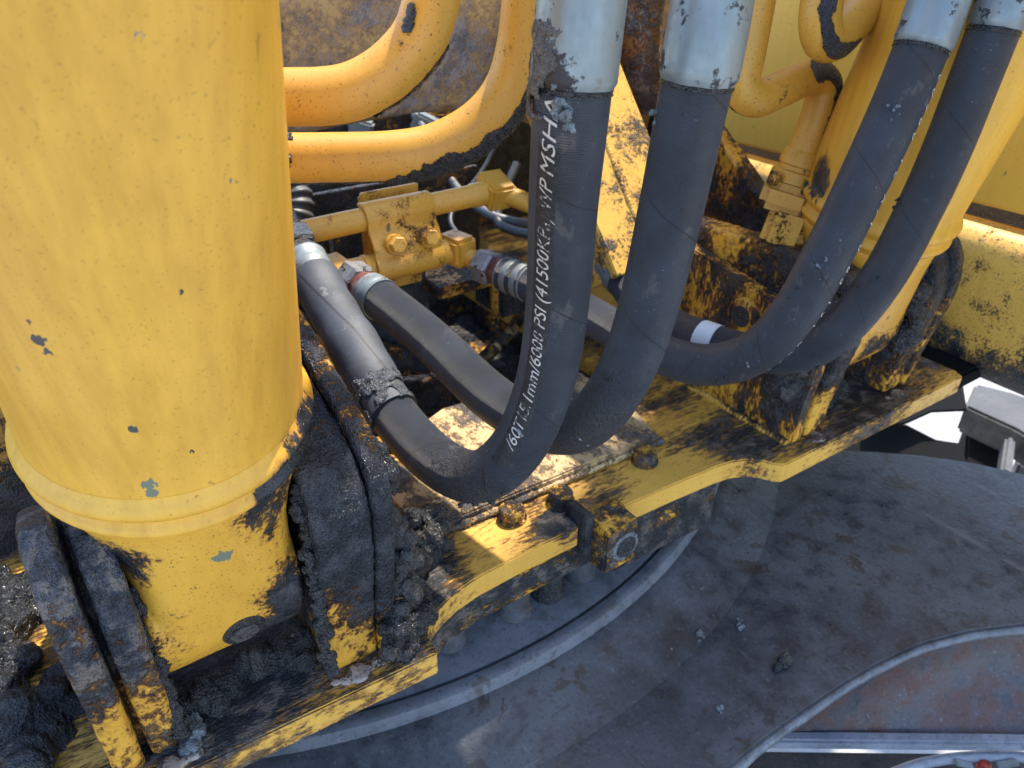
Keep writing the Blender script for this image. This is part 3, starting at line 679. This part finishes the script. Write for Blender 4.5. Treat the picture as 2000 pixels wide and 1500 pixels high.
sa = r1.s_near(at(1609, 168, d=.785))
crust('tube_crust', r1, .0172, sa - .04, sa + .055, r1.phi_of(sa, dn * .7 + RIGHT * 1 + tocam * .3), .75, CRUST, cr_, .0007, 8, .5, .0004)
sa = r2.s_near(at(1602, 50, d=.68))
crust('tube_crust', r2, .0182, sa - .08, sa + .04, r2.phi_of(sa, tocam * 1 - RIGHT * .1 + dn * .2), .38, CRUST, cr_, .0007, 9, .6, .0004)
p, t, _, _ = r1.frame(r1.L)
stub('flange_collar', p - t * .028, p + t * .006, .02, tubep, cr_, prof=[(0, .0178), (.1, .0205), (.45, .0215), (.5, .0195), (.62, .0195), (.66, .0235), (1, .0245)])
ey_ = (ax(.767, .2) - p); ey_ = (ey_ - t * ey_.dot(t)).normalized(); ez_ = t.cross(ey_)
fb = obox('flange_block', p + t * .022, t, ey_, ez_, .030, .052, .058, tubep, cr_, .008)
obox('port_block', p + t * .052 + ey_ * .012, t, ey_, ez_, .05, .045, .046, paint('port_block_paint', -.06, 30), cr_, .008)
for a_, b_ in ((-1, -1), (-1, 1), (1, -1), (1, 1)):
    q = p + t * .006 + ey_ * .018 * a_ + ez_ * .022 * b_
    stub('flange_bolt', q + t * .006, q - t * .008, .0075, BOLT_Y, fb, prof=nutprof(.0078), nsides=6)

# ------------------------------------------------------------------ hydraulic hoses
BODY = {}
def hose(label, pts, r, mat, fer_top, ferr_mat, r_f, n_smooth=5):
    P = Path(pts, n_smooth)
    root = thing('hydraulic_hose', P.p[0], label, 'hose', 'four hydraulic hoses')
    root_body = tube('hose_body', P, r, mat, root, s0=0, s1=P.L, seg=56, step=.004)
    BODY[root.name] = root_body
    s = P.s_near(fer_top)
    rf = lambda q: r_f if q < s - .004 else r_f - .0022 * (q - s + .004) / .004
    fo = tube('ferrule', P, r_f, ferr_mat, root, s0=0, s1=s, seg=96, step=.002, rfun=rf, lobes=8)
    tube('dark_seam', P, r, BLACK, fo, s0=s - .0004, s1=s + .0022, seg=48, step=.0008, rfun=lambda q: r + .0007 + .0004 * math.sin(q * 2100))  # thin black ring at the ferrule end
    return root, P
def end_fitting(root, P, r, L, mat, nutmat, rustmat, nut_r, socket_L=.03):
    """ferrule on the last L metres, rusty collar and hex nut past the end"""
    f0 = P.L - L
    tube('ferrule', P, r, mat, root, s0=f0, s1=P.L, seg=40, step=.002, rfun=lambda q: r + .0016 if q < f0 + .003 else r + (.0010 if int((q - f0) / .008) % 2 else .0003))
    p, t, _, _ = P.frame(P.L)
    stub('collar', p - t * .002, p + t * .020, r * .8, rustmat, root, prof=[(0, r * .86), (.5, r * .86), (.6, r * .78), (1, r * .76)])
    stub('nut', p + t * .016, p + t * .042, nut_r, nutmat, root, prof=nutprof(nut_r), nsides=6)
    return p + t * .042, t
RU1 = rubber('hose_rubber_a', spots=[(at(930, 960, d=.62), .075, .22), (at(1050, 850, d=.59), .05, .16), (at(1045, 500, d=.5) , .03, .06)], off=.62)
RU2 = rubber('hose_rubber_b', spots=[(at(1130, 870, d=.63), .09, .24), (at(1180, 760, d=.59), .055, .16), (at(1195, 600, d=.56), .022, .16), (at(1235, 430, d=.52), .018, .15)], off=.25)
RU3 = rubber('hose_rubber_c', (.029, .038, .054), dirt=-.03, spots=[(at(1450, 730, d=.71), .07, .13)], off=.1)
RU4 = rubber('hose_rubber_d', (.027, .036, .051), dirt=-.03, spots=[(at(1600, 700, d=.73), .06, .10)], off=.4)
RUS = zinc('rust_smeared_zinc', (.30, .16, .14), rust=.9, rough=.5); NUT = zinc('nut_zinc', (.28, .32, .34), grime=.06, rust=.25)
FZ = zinc('inner_ferrule', (.22, .26, .28), grime=.02, rough=.45)
F1 = zinc('ferrule_a', grime=.02, spots=[(at(1040, 130, d=.40), .022, .22), (at(1085, 165, d=.40), .014, .2)])
F2 = zinc('ferrule_b', grime=.02, spots=[(at(1295, 130, d=.46), .014, .12)])
F3 = zinc('ferrule_c', (.22, .26, .275), grime=.035); F4 = zinc('ferrule_d', (.22, .26, .275), grime=.035)

h1, P1 = hose('front hose with white pressure lettering hanging nearest the left cylinder', [at(1145, -90, d=.395), at(1136, 0, d=.405), at(1126, 100, d=.415), at(1112, 250, d=.435), at(1100, 400, d=.475), at(1088, 600, d=.525), at(1064, 750, d=.56), at(1012, 872, d=.592), at(935, 932, d=.62), at(850, 898, d=.65), at(765, 805, d=.69), at(700, 690, d=.72), at(640, 590, d=.765), at(596, 508, d=.80)], .0215, RU1, at(1118, 180, d=.42), F1, .0238, 8)
h2, P2 = hose('unlettered hose hanging just right of the lettered front hose', [at(1400, -90, d=.44), at(1388, 20, d=.45), at(1368, 130, d=.46), at(1343, 250, d=.48), at(1312, 400, d=.51), at(1266, 600, d=.555), at(1222, 725, d=.585), at(1165, 810, d=.612), at(1105, 838, d=.635), at(1035, 822, d=.665), at(950, 768, d=.70), at(850, 672, d=.75), at(770, 605, d=.795), at(722, 570, d=.822)], .0215, RU2, at(1357, 160, d=.465), F2, .0238, 8)
h3, P3 = hose('hose with small white edge lettering, left of the right pair', [at(1860, -80, d=.585), at(1820, 40, d=.595), at(1785, 130, d=.605), at(1752, 210, d=.613), at(1690, 345, d=.63), at(1625, 480, d=.65), at(1552, 610, d=.68), at(1475, 688, d=.715), at(1390, 713, d=.75), at(1310, 699, d=.77), at(1230, 662, d=.80), at(1150, 614, d=.84), at(1060, 566, d=.885), at(985, 535, d=.92)], .0205, RU3, at(1787, 92, d=.605), F3, .0222, 8)
h4, P4 = hose('rightmost hose crossing in front of the far cylinder with white tag', [at(2010, -120, d=.58), at(1970, -20, d=.59), at(1940, 60, d=.60), at(1905, 150, d=.615), at(1850, 290, d=.64), at(1795, 410, d=.665), at(1725, 540, d=.695), at(1645, 640, d=.72), at(1565, 688, d=.745), at(1470, 690, d=.775), at(1390, 668, d=.80), at(1310, 635, d=.835), at(1245, 585, d=.87), at(1195, 520, d=.905), at(1150, 470, d=.93)], .0192, RU4, at(1928, 55, d=.60), F4, .0206, 8)

e1, d1 = end_fitting(h1, P1, .0215, .030, FZ, grease_mat('dirty_nut', (.03, .034, .04), .4), grease_mat('dirty_collar', (.03, .03, .035), .4), .022)
e2, d2 = end_fitting(h2, P2, .0215, .022, FZ, NUT, RUS, .0225)
e3, d3 = end_fitting(h3, P3, .0200, .040, ZINC, NUT, RUS, .0215)
e4, d4 = end_fitting(h4, P4, .0195, .075, FZ, NUT, RUS, .0215)

# protective sleeve on the first hose, with its ragged greasy end
SLV = rubber('sleeve_rubber', (.050, .062, .083), .15, seam=.8, dirt=-.04, rough=.6, dustc=(.24, .24, .23))
sA = P1.s_near(at(775, 815, d=.69)); sB = P1.L - .028
tube('sleeve', P1, .0245, SLV, h1, s0=sA, s1=sB, seg=48, step=.003, rfun=lambda q: .0240 + .0006 * math.sin(q * 140) + .0005 * math.sin(q * 57))
crust('sleeve_grease', P1, .0243, sA - .003, sA + .040, P1.phi_of(sA, tocam * .5 + dn * .2 - RIGHT * .1), 2.4, grease_mat('grey_grease', (.045, .053, .066), .3), h1, .0006, 11, .6, .0010, gaps=.46)
# white identity tag on the fourth hose
s4 = P4.s_near(at(1405, 672, d=.797))
tagm = N('white_tag'); TAGM = tagm.out((.62, .68, .68), .5)
tube('tag', P4, .0198, TAGM, h4, s0=s4, s1=s4 + .019, seg=40, step=.003, cap=True)

# lettering wrapped on the hoses
def text_on(root, P, s_start, sgn, phi, r, txt, size, mat, shear=.25, up=1, spacing=1.0, name='lettering'):
    cu = bpy.data.curves.new('lettering', 'FONT'); cu.body = txt; cu.size = size; cu.shear = shear; cu.space_character = spacing; cu.offset = 0; cu.resolution_u = 3
    to = bpy.data.objects.new('tmp_text', cu); COL.objects.link(to)
    bpy.context.view_layer.update()
    me = bpy.data.meshes.new_from_object(to.evaluated_get(bpy.context.evaluated_depsgraph_get()))
    bm = bmesh.new(); bm.from_mesh(me); bpy.data.objects.remove(to); bpy.data.meshes.remove(me)
    bmesh.ops.triangulate(bm, faces=bm.faces)
    for _ in range(4):
        le = [e for e in bm.edges if e.calc_length() > size * .12]
        if not le: break
        bmesh.ops.subdivide_edges(bm, edges=le, cuts=1); bmesh.ops.triangulate(bm, faces=bm.faces)
    for v in bm.verts:
        v.co = P.surf(s_start + sgn * v.co.x, phi + up * (v.co.y - size * .35) * .9 / r, r + .0005)
    return mesh_obj(name, bm, mat, root, smooth=False)
def letter_mat(name, wear):
    n = N(name); c = n.mix(n.rng(n.math('ADD', n.math('MULTIPLY', n.noise(260, 4, .7), .55), n.math('MULTIPLY', n.noise(32, 2, .5), .45)), .46 + wear, .54 + wear), (.50, .49, .47), (.04, .041, .044))
    return n.out(c, .6)
sm = P1.s_near(at(1095, 450, d=.485)); tcam = (CAMPOS - P1.frame(sm)[0]).normalized()
ph = P1.phi_of(sm, tcam * .88 - RIGHT * .47)
# which way round is "left" on the tube?
pL = P1.phi_of(sm, tcam * .80 - RIGHT * .60); upsgn = 1 if math.sin(pL - ph) > 0 else -1
# dark printing band
bm = bmesh.new(); s_a, s_b = P1.s_near(at(1110, 260, d=.437)), P1.s_near(at(1000, 885, d=.60)); prev = None
for i in range(121):
    s_ = s_a + (s_b - s_a) * i / 120; cur = [bm.verts.new(P1.surf(s_, ph + d_, .0215 + .00012)) for d_ in (-.33, -.17, 0, .17, .33)]
    if prev:
        for k in range(4): bm.faces.new((prev[k], prev[k + 1], cur[k + 1], cur[k]))
    prev = cur
nb = N('print_band_rubber'); band = mesh_obj('print_band', bm, nb.out(nb.mix(nb.rng(nb.noise(200, 4, .65), .5, .66), (.017, .0175, .020), (.036, .036, .038)), .62, nb.bump(nb.noise(600, 3, .6), .0006)), h1)
s_end = P1.s_near(at(1035, 865, d=.585))
text_on(band, P1, s_end, -1, ph, .0215, '/60T15.1mm/6000 PSI (41500KPa) WP MSHA', .0140, letter_mat('worn_white_print', .04), .28, upsgn, 1.0)
sm = P3.s_near(at(1690, 345, d=.63)); tcam = (CAMPOS - P3.frame(sm)[0]).normalized()
ph3 = P3.phi_of(sm, tcam * .50 + RIGHT * .86); pL = P3.phi_of(sm, tcam * .60 + RIGHT * .80); us3 = 1 if math.sin(pL - ph3) > 0 else -1
text_on(BODY[h3.name], P3, P3.s_near(at(1470, 690, d=.715)), -1, ph3, .0205, '1600 161 E8 0-1/X 21-08602 /A)', .0125, letter_mat('white_edge_print', .1), .2, us3, 1.75)

# grease clinging to the hoses
def on_hose(P, px, py, d, r):
    s_ = P.s_near(at(px, py, d=d)); c = P.frame(s_)[0]; q = CAMPOS + ray(px, py) * ((c - CAMPOS).dot(FWD)); v = q - c
    tc = (CAMPOS - c).normalized(); v = v - tc * v.dot(tc); l = min(v.length, r * .96); v = v.normalized() * l if l > 1e-6 else v
    return c + v + tc * math.sqrt(max(0, r * r - l * l)), tc
def smear(root, P, r, spots_, mat, name='grease_smear', vox=.0009):
    it = []; rr = random.Random(len(spots_) * 13 + 5); t_ = None
    for px, py, d, size in spots_:
        c, t_ = on_hose(P, px, py, d, r)
        for k in range(5): it.append((c + Vector((rr.uniform(-1, 1), rr.uniform(-1, 1), rr.uniform(-1, 1))) * size * .8, size * rr.uniform(.35, .8)))
    return blobs(name, it, mat, BODY[root.name], voxel=vox, layers=((.004, .0022), (.0016, .0014)), squash=t_)
smear(h1, P1, .0215, [(1095, 190, .425, .0035), (1098, 215, .43, .004), (1102, 235, .43, .0045), (1108, 255, .435, .004), (1085, 170, .42, .0025)], SILV)
smear(h1, P1, .0215, [(1048, 700, .545, .0022), (1045, 735, .555, .003), (1042, 765, .56, .003), (1032, 790, .567, .003), (1030, 812, .575, .003), (1020, 840, .582, .0035), (1015, 862, .59, .003), (1005, 885, .595, .0025)], SILV)
smear(h1, P1, .0215, [(905, 985, .625, .004), (930, 985, .62, .003), (960, 975, .615, .0035), (985, 960, .61, .003)], BLACK)
smear(h1, P1, .0215, [(1095, 535, .51, .0016), (1110, 470, .49, .0013), (1098, 710, .545, .0014)], DRYG)
smear(h2, P2, .0215, [(1135, 850, .62, .003), (1140, 865, .62, .003), (1175, 800, .605, .0016), (1275, 222, .475, .003), (1280, 240, .48, .002)], SILV)
smear(h2, P2, .0215, [(1210, 640, .56, .0014), (1205, 690, .572, .002), (1225, 600, .555, .0015), (1190, 740, .585, .0022), (1330, 500, .53, .0011), (1245, 715, .58, .0012)], CRUST)
smear(h3, P3, .0205, [(1750, 210, .61, .0022), (1758, 222, .612, .0016), (1735, 205, .61, .002), (1742, 235, .615, .0015)], SILV)
smear(h3, P3, .0205, [(1600, 520, .66, .002), (1612, 505, .66, .0018), (1640, 470, .65, .0016), (1655, 462, .645, .0012), (1605, 545, .665, .0018), (1460, 710, .72, .003), (1450, 700, .725, .002), (1480, 705, .715, .002)], SILV)
smear(h3, P3, .0205, [(1560, 560, .67, .002), (1545, 580, .68, .002), (1570, 535, .665, .0018), (1530, 600, .685, .002), (1420, 735, .735, .003), (1400, 745, .74, .003)], CRUST)
smear(h4, P4, .0192, [(1755, 392, .655, .0025), (1750, 402, .655, .003), (1760, 400, .655, .0022)], CRUST)
smear(h4, P4, .0192, [(1700, 548, .70, .0018), (1680, 560, .705, .0015), (1715, 545, .695, .0015), (1660, 700, .72, .003), (1600, 720, .735, .003)], DRYG)
sF = P1.s_near(at(1125, 100, d=.415))
crust('ferrule_grease', P1, .0238, sF - .012, sF + .035, P1.phi_of(sF, tocam * .35 - RIGHT * .9), .75, grease_mat('ferrule_dirt', (.045, .042, .036), .4), h1, .0008, 21, .8, .0008, gaps=.34)

# ------------------------------------------------------------------ steel pipes, elbows and their clamp inside the well
pp = paint('pipe_paint', -.15, 34, rust=.5, specks=1.0, base=(.70, .375, .048), tone=.3)
up = thing('steel_pipe', (.4, .8, .207), 'long yellow steel pipe held uppermost in the clamp', 'pipe', 'clamped steel pipes')
uA, uB = V3(.262, .80, .2055), V3(.508, .80, .2085)
stub('pipe', uA, uB, .0135, pp, up, prof=[(0, .010), (.012, .0128), (.03, .0135), (.90, .0135), (.91, .0148), (1, .0148)])
ue = e4 + d4 * .018
obox('elbow_block', uB + V3(.012, 0, .001), d4, V3(0, 0, 1), d4.cross(V3(0, 0, 1)), .044, .034, .036, pp, up, .004)
stub('elbow_spigot', uB + V3(.012, 0, .001), e4 + d4 * .002, .012, pp, up)
lo = thing('steel_pipe', (.37, .78, .153), 'short yellow steel pipe with two elbows, lower in the clamp', 'pipe', 'clamped steel pipes')
lA = V3(.305, .782, .157); lB = V3(.437, .782, .153)
stub('pipe', lA, lB, .0135, pp, lo, prof=[(0, .0135), (.16, .0135), (.165, .0150), (.2, .0150), (.205, .0135), (.9, .0135), (.905, .015), (1, .015)])
for (ee, dd, c) in ((e2, d2, lA), (e3, d3, lB)):
    cc = c + (V3(-.012, 0, 0) if c is lA else V3(.014, 0, 0))
    obox('elbow_block', cc, dd, V3(0, 0, 1), dd.cross(V3(0, 0, 1)), .042, .036, .034, pp, lo, .005)
    stub('elbow_spigot', cc, ee + dd * .002, .012, pp, lo)
lt = thing('steel_pipe', e1, 'dark pipe end joined to the sleeved hose beside the left cylinder', 'pipe', 'clamped steel pipes')
stub('pipe', e1 - d1 * .002, e1 + d1 * .09, .015, paint('dirty_pipe', .06, 30), lt)
kc = thing('pipe_clamp', (.385, .78, .18), 'yellow saddle clamp plate with two hex bolts holding both pipes', 'clamp')
cp = paint('clamp_paint', -.11, 40, rust=.8, spots=[(V3(.355, .765, .205), .014, .14), (V3(.40, .765, .200), .02, .08), (V3(.372, .765, .18), .014, .10)], specks=.9, base=(.70, .375, .048))
def saddle(x0, x1):
    prof = []; r = .0165
    cu, clw = (.80, .207), (.782, .154)
    for k in range(15):
        a = math.radians(60 + 130 * k / 14); prof.append((cu[0] + r * math.cos(a), cu[1] + r * math.sin(a)))
    prof += [(.7835, .195), (.7775, .188), (.7735, .180), (.7715, .175)]
    for k in range(13):
        a = math.radians(128 + 130 * k / 12); prof.append((clw[0] + r * math.cos(a), clw[1] + r * math.sin(a)))
    P_ = prof; inner = []
    for i, (y, z) in enumerate(P_):
        a = P_[max(0, i - 1)]; b = P_[min(len(P_) - 1, i + 1)]; t = Vector((b[0] - a[0], b[1] - a[1])).normalized()
        inner.append((y - t.y * .0035 if False else y + (-t.y) * -.0035, z + t.x * -.0035))
    return P_, inner
Pp, inn = saddle(0, 0)
bm = bmesh.new(); x0, x1 = .338, .425
A1 = [bm.verts.new((x0, y, z)) for y, z in Pp]; A2 = [bm.verts.new((x1, y, z)) for y, z in Pp]
for i in range(len(Pp) - 1): bm.faces.new((A1[i], A1[i + 1], A2[i + 1], A2[i]))
o = mesh_obj('saddle_plate', bm, cp, kc); sd = o.modifiers.new('thick', 'SOLIDIFY'); sd.thickness = .004; sd.offset = 0
bv = o.modifiers.new('bevel', 'BEVEL'); bv.width = .001; bv.segments = 2
for x in (.362, .405):
    q = V3(x, .768, .182); nn = V3(0, -1, .25).normalized()
    ws = stub('washer', q - nn * .006, q + nn * .004, .0125, cp, kc, prof=[(0, .0120), (.8, .0120), (1, .0112)], seg=24)
    stub('bolt', q + nn * .0038, q + nn * .0135, .0098, cp, ws, prof=nutprof(.0100), nsides=6)
box('back_strip', (.350, .822, .217), (.425, .828, .229), cp, kc, .0015)
box('back_strip', (.350, .828, .10), (.425, .834, .224), cp, kc, .0015)
box('clamp_post', (.315, .835, .02), (.335, .85, .2), paint('clamp_post_paint', .05, 20), kc, .001)

# thin lines and cables in the dark behind the pipes
gh = thing('grease_line', at(930, 712, z=-.02), 'thin yellow ridged grease hose lying in the greasy well', 'hose')
gp = Path([at(915, 725, z=-.015), at(950, 695, z=-.008), at(985, 660, z=.0), at(1015, 622, z=.004), at(1045, 570, z=.004), at(1080, 520, z=.0)], 3)
tube('line', gp, .0088, paint('line_paint', .0, 70, base=(.40, .27, .10), dust=.4, specks=1.5), gh, rfun=lambda s: .0088 + .0006 * math.sin(s * 2400), step=.0009, seg=20)
sx_ = gp.s_near(at(970, 675, z=-.003)); tube('tie', gp, .0105, BLACK, gh, s0=sx_ - .004, s1=sx_ + .004, seg=20, step=.002)
gh2 = thing('pipe_stub', at(1000, 620, z=.0), 'small pale hex fitting in the greasy well beside the thin line', 'fitting')
q = at(985, 610, z=-.01); stub('hex', q, q + V3(.03, .02, .01), .011, zinc('old_fitting', (.3, .33, .35), grime=.03), gh2, prof=nutprof(.012), nsides=6)
stub('stem', q + V3(.03, .02, .01), q + V3(.06, .04, .02), .008, zinc('old_stem', (.25, .28, .3), grime=.03), gh2)
CABLE = rubber('cable_rubber', (.03, .033, .038), .0, rough=.5)
lab = ['thin dark cable sagging behind the clamp towards the front hose', 'pale grey cable bent behind the lower yellow tube', 'black cable hanging in the dark left of the elbow block']
for i, (pth, r, m) in enumerate([
    ([at(985, 250, d=1.15), at(945, 330, d=1.15), at(880, 420, d=1.12), at(905, 470, d=1.08), at(940, 520, d=1.05)], .004, CABLE),
    ([at(810, 225, d=1.25), at(850, 290, d=1.2), at(890, 365, d=1.15), at(960, 420, d=1.1), at(1040, 440, d=1.1)], .007, zinc('pale_cable', (.14, .15, .16), rough=.5)),
    ([at(1010, 320, d=1.12), at(970, 420, d=1.1), at(1000, 450, d=1.08), at(1060, 460, d=1.05)], .007, CABLE)]):
    P_ = Path(pth, 4)
    bm = bmesh.new(); add_tube(bm, P_, r, seg=16); o = mesh_obj('cable', bm, m, None, origin=P_.p[0]); tag(o, lab[i], 'cable', 'cables in the dark well')
cn = thing('corrugated_conduit', at(585, 410, d=1.0), 'dark corrugated conduit beside the left cylinder behind the lower tube', 'conduit')
cpth = Path([at(560, 350, d=1.0), at(578, 390, d=1.0), at(575, 430, d=1.0), at(545, 480, d=1.0)], 2)
tube('conduit', cpth, .022, rubber('conduit_rubber', (.06, .064, .07), .0, rough=.5), cn, rfun=lambda s: .0215 + .002 * math.sin(s * 560), step=.0012)
cv = thing('valve_block', at(840, 240, d=1.25), 'yellow and grey valve blocks in the dark below the boom foot', 'valve')
obox('block', at(870, 235, d=1.3), RIGHT + V3(0, 0, .1), HEAD, (0, 0, 1), .055, .05, .04, yb, cv, .006)
obox('plate', at(835, 245, d=1.25), RIGHT + V3(0, 0, -.5), HEAD, V3(0, 0, 1), .05, .03, .03, ZINC, cv, .004)
obox('plate', at(705, 250, d=1.25), RIGHT + V3(0, 0, -.3), HEAD, V3(0, 0, 1), .04, .03, .03, FZ, cv, .004)

# ------------------------------------------------------------------ boom foot above the well
bf = thing('excavator_boom', (.5, .92, .3), 'worn brown and yellow boom foot with an arched lower edge', 'boom')
bo = paint('boom_worn_paint', -.005, 12, base=(.54, .37, .15), gcol=(.15, .145, .158), grough=.5, rust=.45, wear=.12, stretch=(1, 1, 1), dust=.5, grain=.0006, spots=[(V3(.30, .9, .40), .12, -.06), (V3(.55, .9, .36), .12, .05)])
lowedge = [(430, 262), (560, 243), (640, 226), (700, 216), (790, 201), (880, 196), (930, 198), (975, 208), (1030, 232), (1100, 262), (1170, 280), (1290, 300)]
bm = bmesh.new(); rows = []
for px, py in lowedge:
    p = at(px, py, y=.90); col = []
    for k in range(15):
        f = k / 14; z = p.z + (.85 - p.z) * f
        col.append(bm.verts.new((p.x + .04 * f, .90 - .16 * f + .20 * f * f - .0 * f, z)))
    rows.append(col)
for i in range(len(rows) - 1):
    for k in range(14): bm.faces.new((rows[i][k], rows[i + 1][k], rows[i + 1][k + 1], rows[i][k + 1]))
o = mesh_obj('shell', bm, bo, bf); sd = o.modifiers.new('thick', 'SOLIDIFY'); sd.thickness = .028; sd.offset = -1
sub = o.modifiers.new('sub', 'SUBSURF'); sub.levels = 1; sub.render_levels = 2; sub.subdivision_type = 'SIMPLE'
pb = Path([at(1262, -60, y=.80), at(1250, 60, y=.80), at(1255, 140, y=.80), at(1272, 200, y=.80)], 2)
tube('foot_edge', pb, .028, paint('edge_brown', .03, 18, base=(.25, .12, .04), gcol=(.06, .05, .05), dust=.6), bf, seg=24)
for px, py in ((528, 58), (1003, 5)):
    q = at(px, py, y=.865); stub('stud', q + V3(0, .02, 0), q + V3(0, -.012, 0), .006, BLACK, bf, seg=16)

# ------------------------------------------------------------------ body panels
up_ = thing('upper_body_panel', (1.05, .7, .19), 'clean yellow body panel behind the far cylinder, above the dark gap, with an unseen tall front added for shade', 'panel')
prism('sheet', [(-.5, .192), (1.5, .168), (1.5, .92), (.74, .92), (.72, 2.6), (-.5, 2.6)], 'x', 1.06, 1.075, paint('panel_paint', -.22, 20, specks=.6, stretch=(1, 1, .4), tone=.3, base=(.86, .48, .06)), up_, .004)  # tall front part is out of view, added to shade the carbody
lw = thing('lower_body_panel', (1.05, .7, -.06), 'yellow rolled lower panel with black dirt along its bottom', 'panel')
lpmat = paint('lower_panel_paint', -.10, 26, base=(.72, .43, .075), specks=1.6, rust=.35, wear=.06, spots=[(V3(1.05, .50, -.05), .10, .20), (V3(1.05, .40, -.05), .10, .16), (V3(1.05, .30, -.04), .12, .16), (V3(1.05, .60, -.05), .14, .2), (V3(1.05, .75, -.04), .16, .2)])
pr = []
for k in range(9):
    a = math.radians(90 + 90 * k / 8); pr.append((1.085 + .04 * math.cos(a), .112 + .04 * math.sin(a)))
for k in range(7):
    a = math.radians(180 + 75 * k / 6); pr.append((1.10 + .055 * math.cos(a) - .0, -.005 + .055 * math.sin(a)))
pr += [(1.25, -.06), (1.25, .152)]
prism('rolled_sheet', pr, 'y', .1, 1.4, lpmat, lw, 0)
box('gap_strip', (1.10, .1, .150), (1.2, 1.4, .20), BLACK, lw, .001)
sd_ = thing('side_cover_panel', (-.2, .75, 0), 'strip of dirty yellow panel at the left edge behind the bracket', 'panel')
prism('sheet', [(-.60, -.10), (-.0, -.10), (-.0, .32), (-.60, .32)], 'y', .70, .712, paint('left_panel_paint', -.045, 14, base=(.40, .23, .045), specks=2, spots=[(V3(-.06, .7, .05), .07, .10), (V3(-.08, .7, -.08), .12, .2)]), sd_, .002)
line_blobs('grease', [(-.075, .64, .004), (-.10, .58, .004), (-.12, .52, .004), (-.10, .45, .003), (-.07, .50, .003)], .006, .020, 110, BLACK, 21, .0028, 1.3).parent = fr

# ------------------------------------------------------------------ track frame far right
tf = thing('track_frame', (1.7, .7, -.55), 'dusty grey track frame casting beyond the deck at the right edge', 'track frame')
TFM = steel('dusty_casting', (.022, .025, .028), (.05, .055, .06), light=.06, rough=.6, scale=2); _n = N('shade_black'); TFD = _n.out((.006, .006, .007), .9, None, 0.0, .1)  # second material is near-black: deep shade put into the colour
def wp_(px, py, z): return at(px, py, z=z)
def slab(name, px, z0, z1, mat, root):
    P = [at(a, b, z=z1) for a, b in px]; return prism(name, [(p.x, p.y) for p in P], 'z', z0, z1, mat, root, .006)
slab('casting', [(1885, 792), (1905, 748), (1975, 765), (2080, 800), (2080, 900), (1985, 838)], -.50, -.43, TFM, tf)
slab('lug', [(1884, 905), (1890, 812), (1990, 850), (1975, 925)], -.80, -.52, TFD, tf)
slab('shade_beam', [(1560, 900), (1600, 838), (1770, 826), (1829, 856), (1884, 864), (1890, 940), (1560, 960)], -.50, -.42, TFD, tf)  # black slab added where deep shade lies under the deck
slab('shade_beam', [(1700, 835), (1770, 826), (1822, 803), (1890, 800), (1880, 740), (1800, 690), (1700, 740)], -.366, -.36, TFD, tf)  # thin black slab, also standing in for the deep shade
slab('bar', [(1955, 918), (1965, 850), (1985, 855), (1978, 925)], -.49, -.44, TFM, tf)
slab('bar', [(1990, 905), (1990, 880), (2060, 895), (2060, 925)], -.70, -.62, TFM, tf)
box('outrigger', (.9635, .40, -.052), (1.16, 1.3, -.026), TFD, lw, .004)  # dark filler below the panel edge, in the shade black
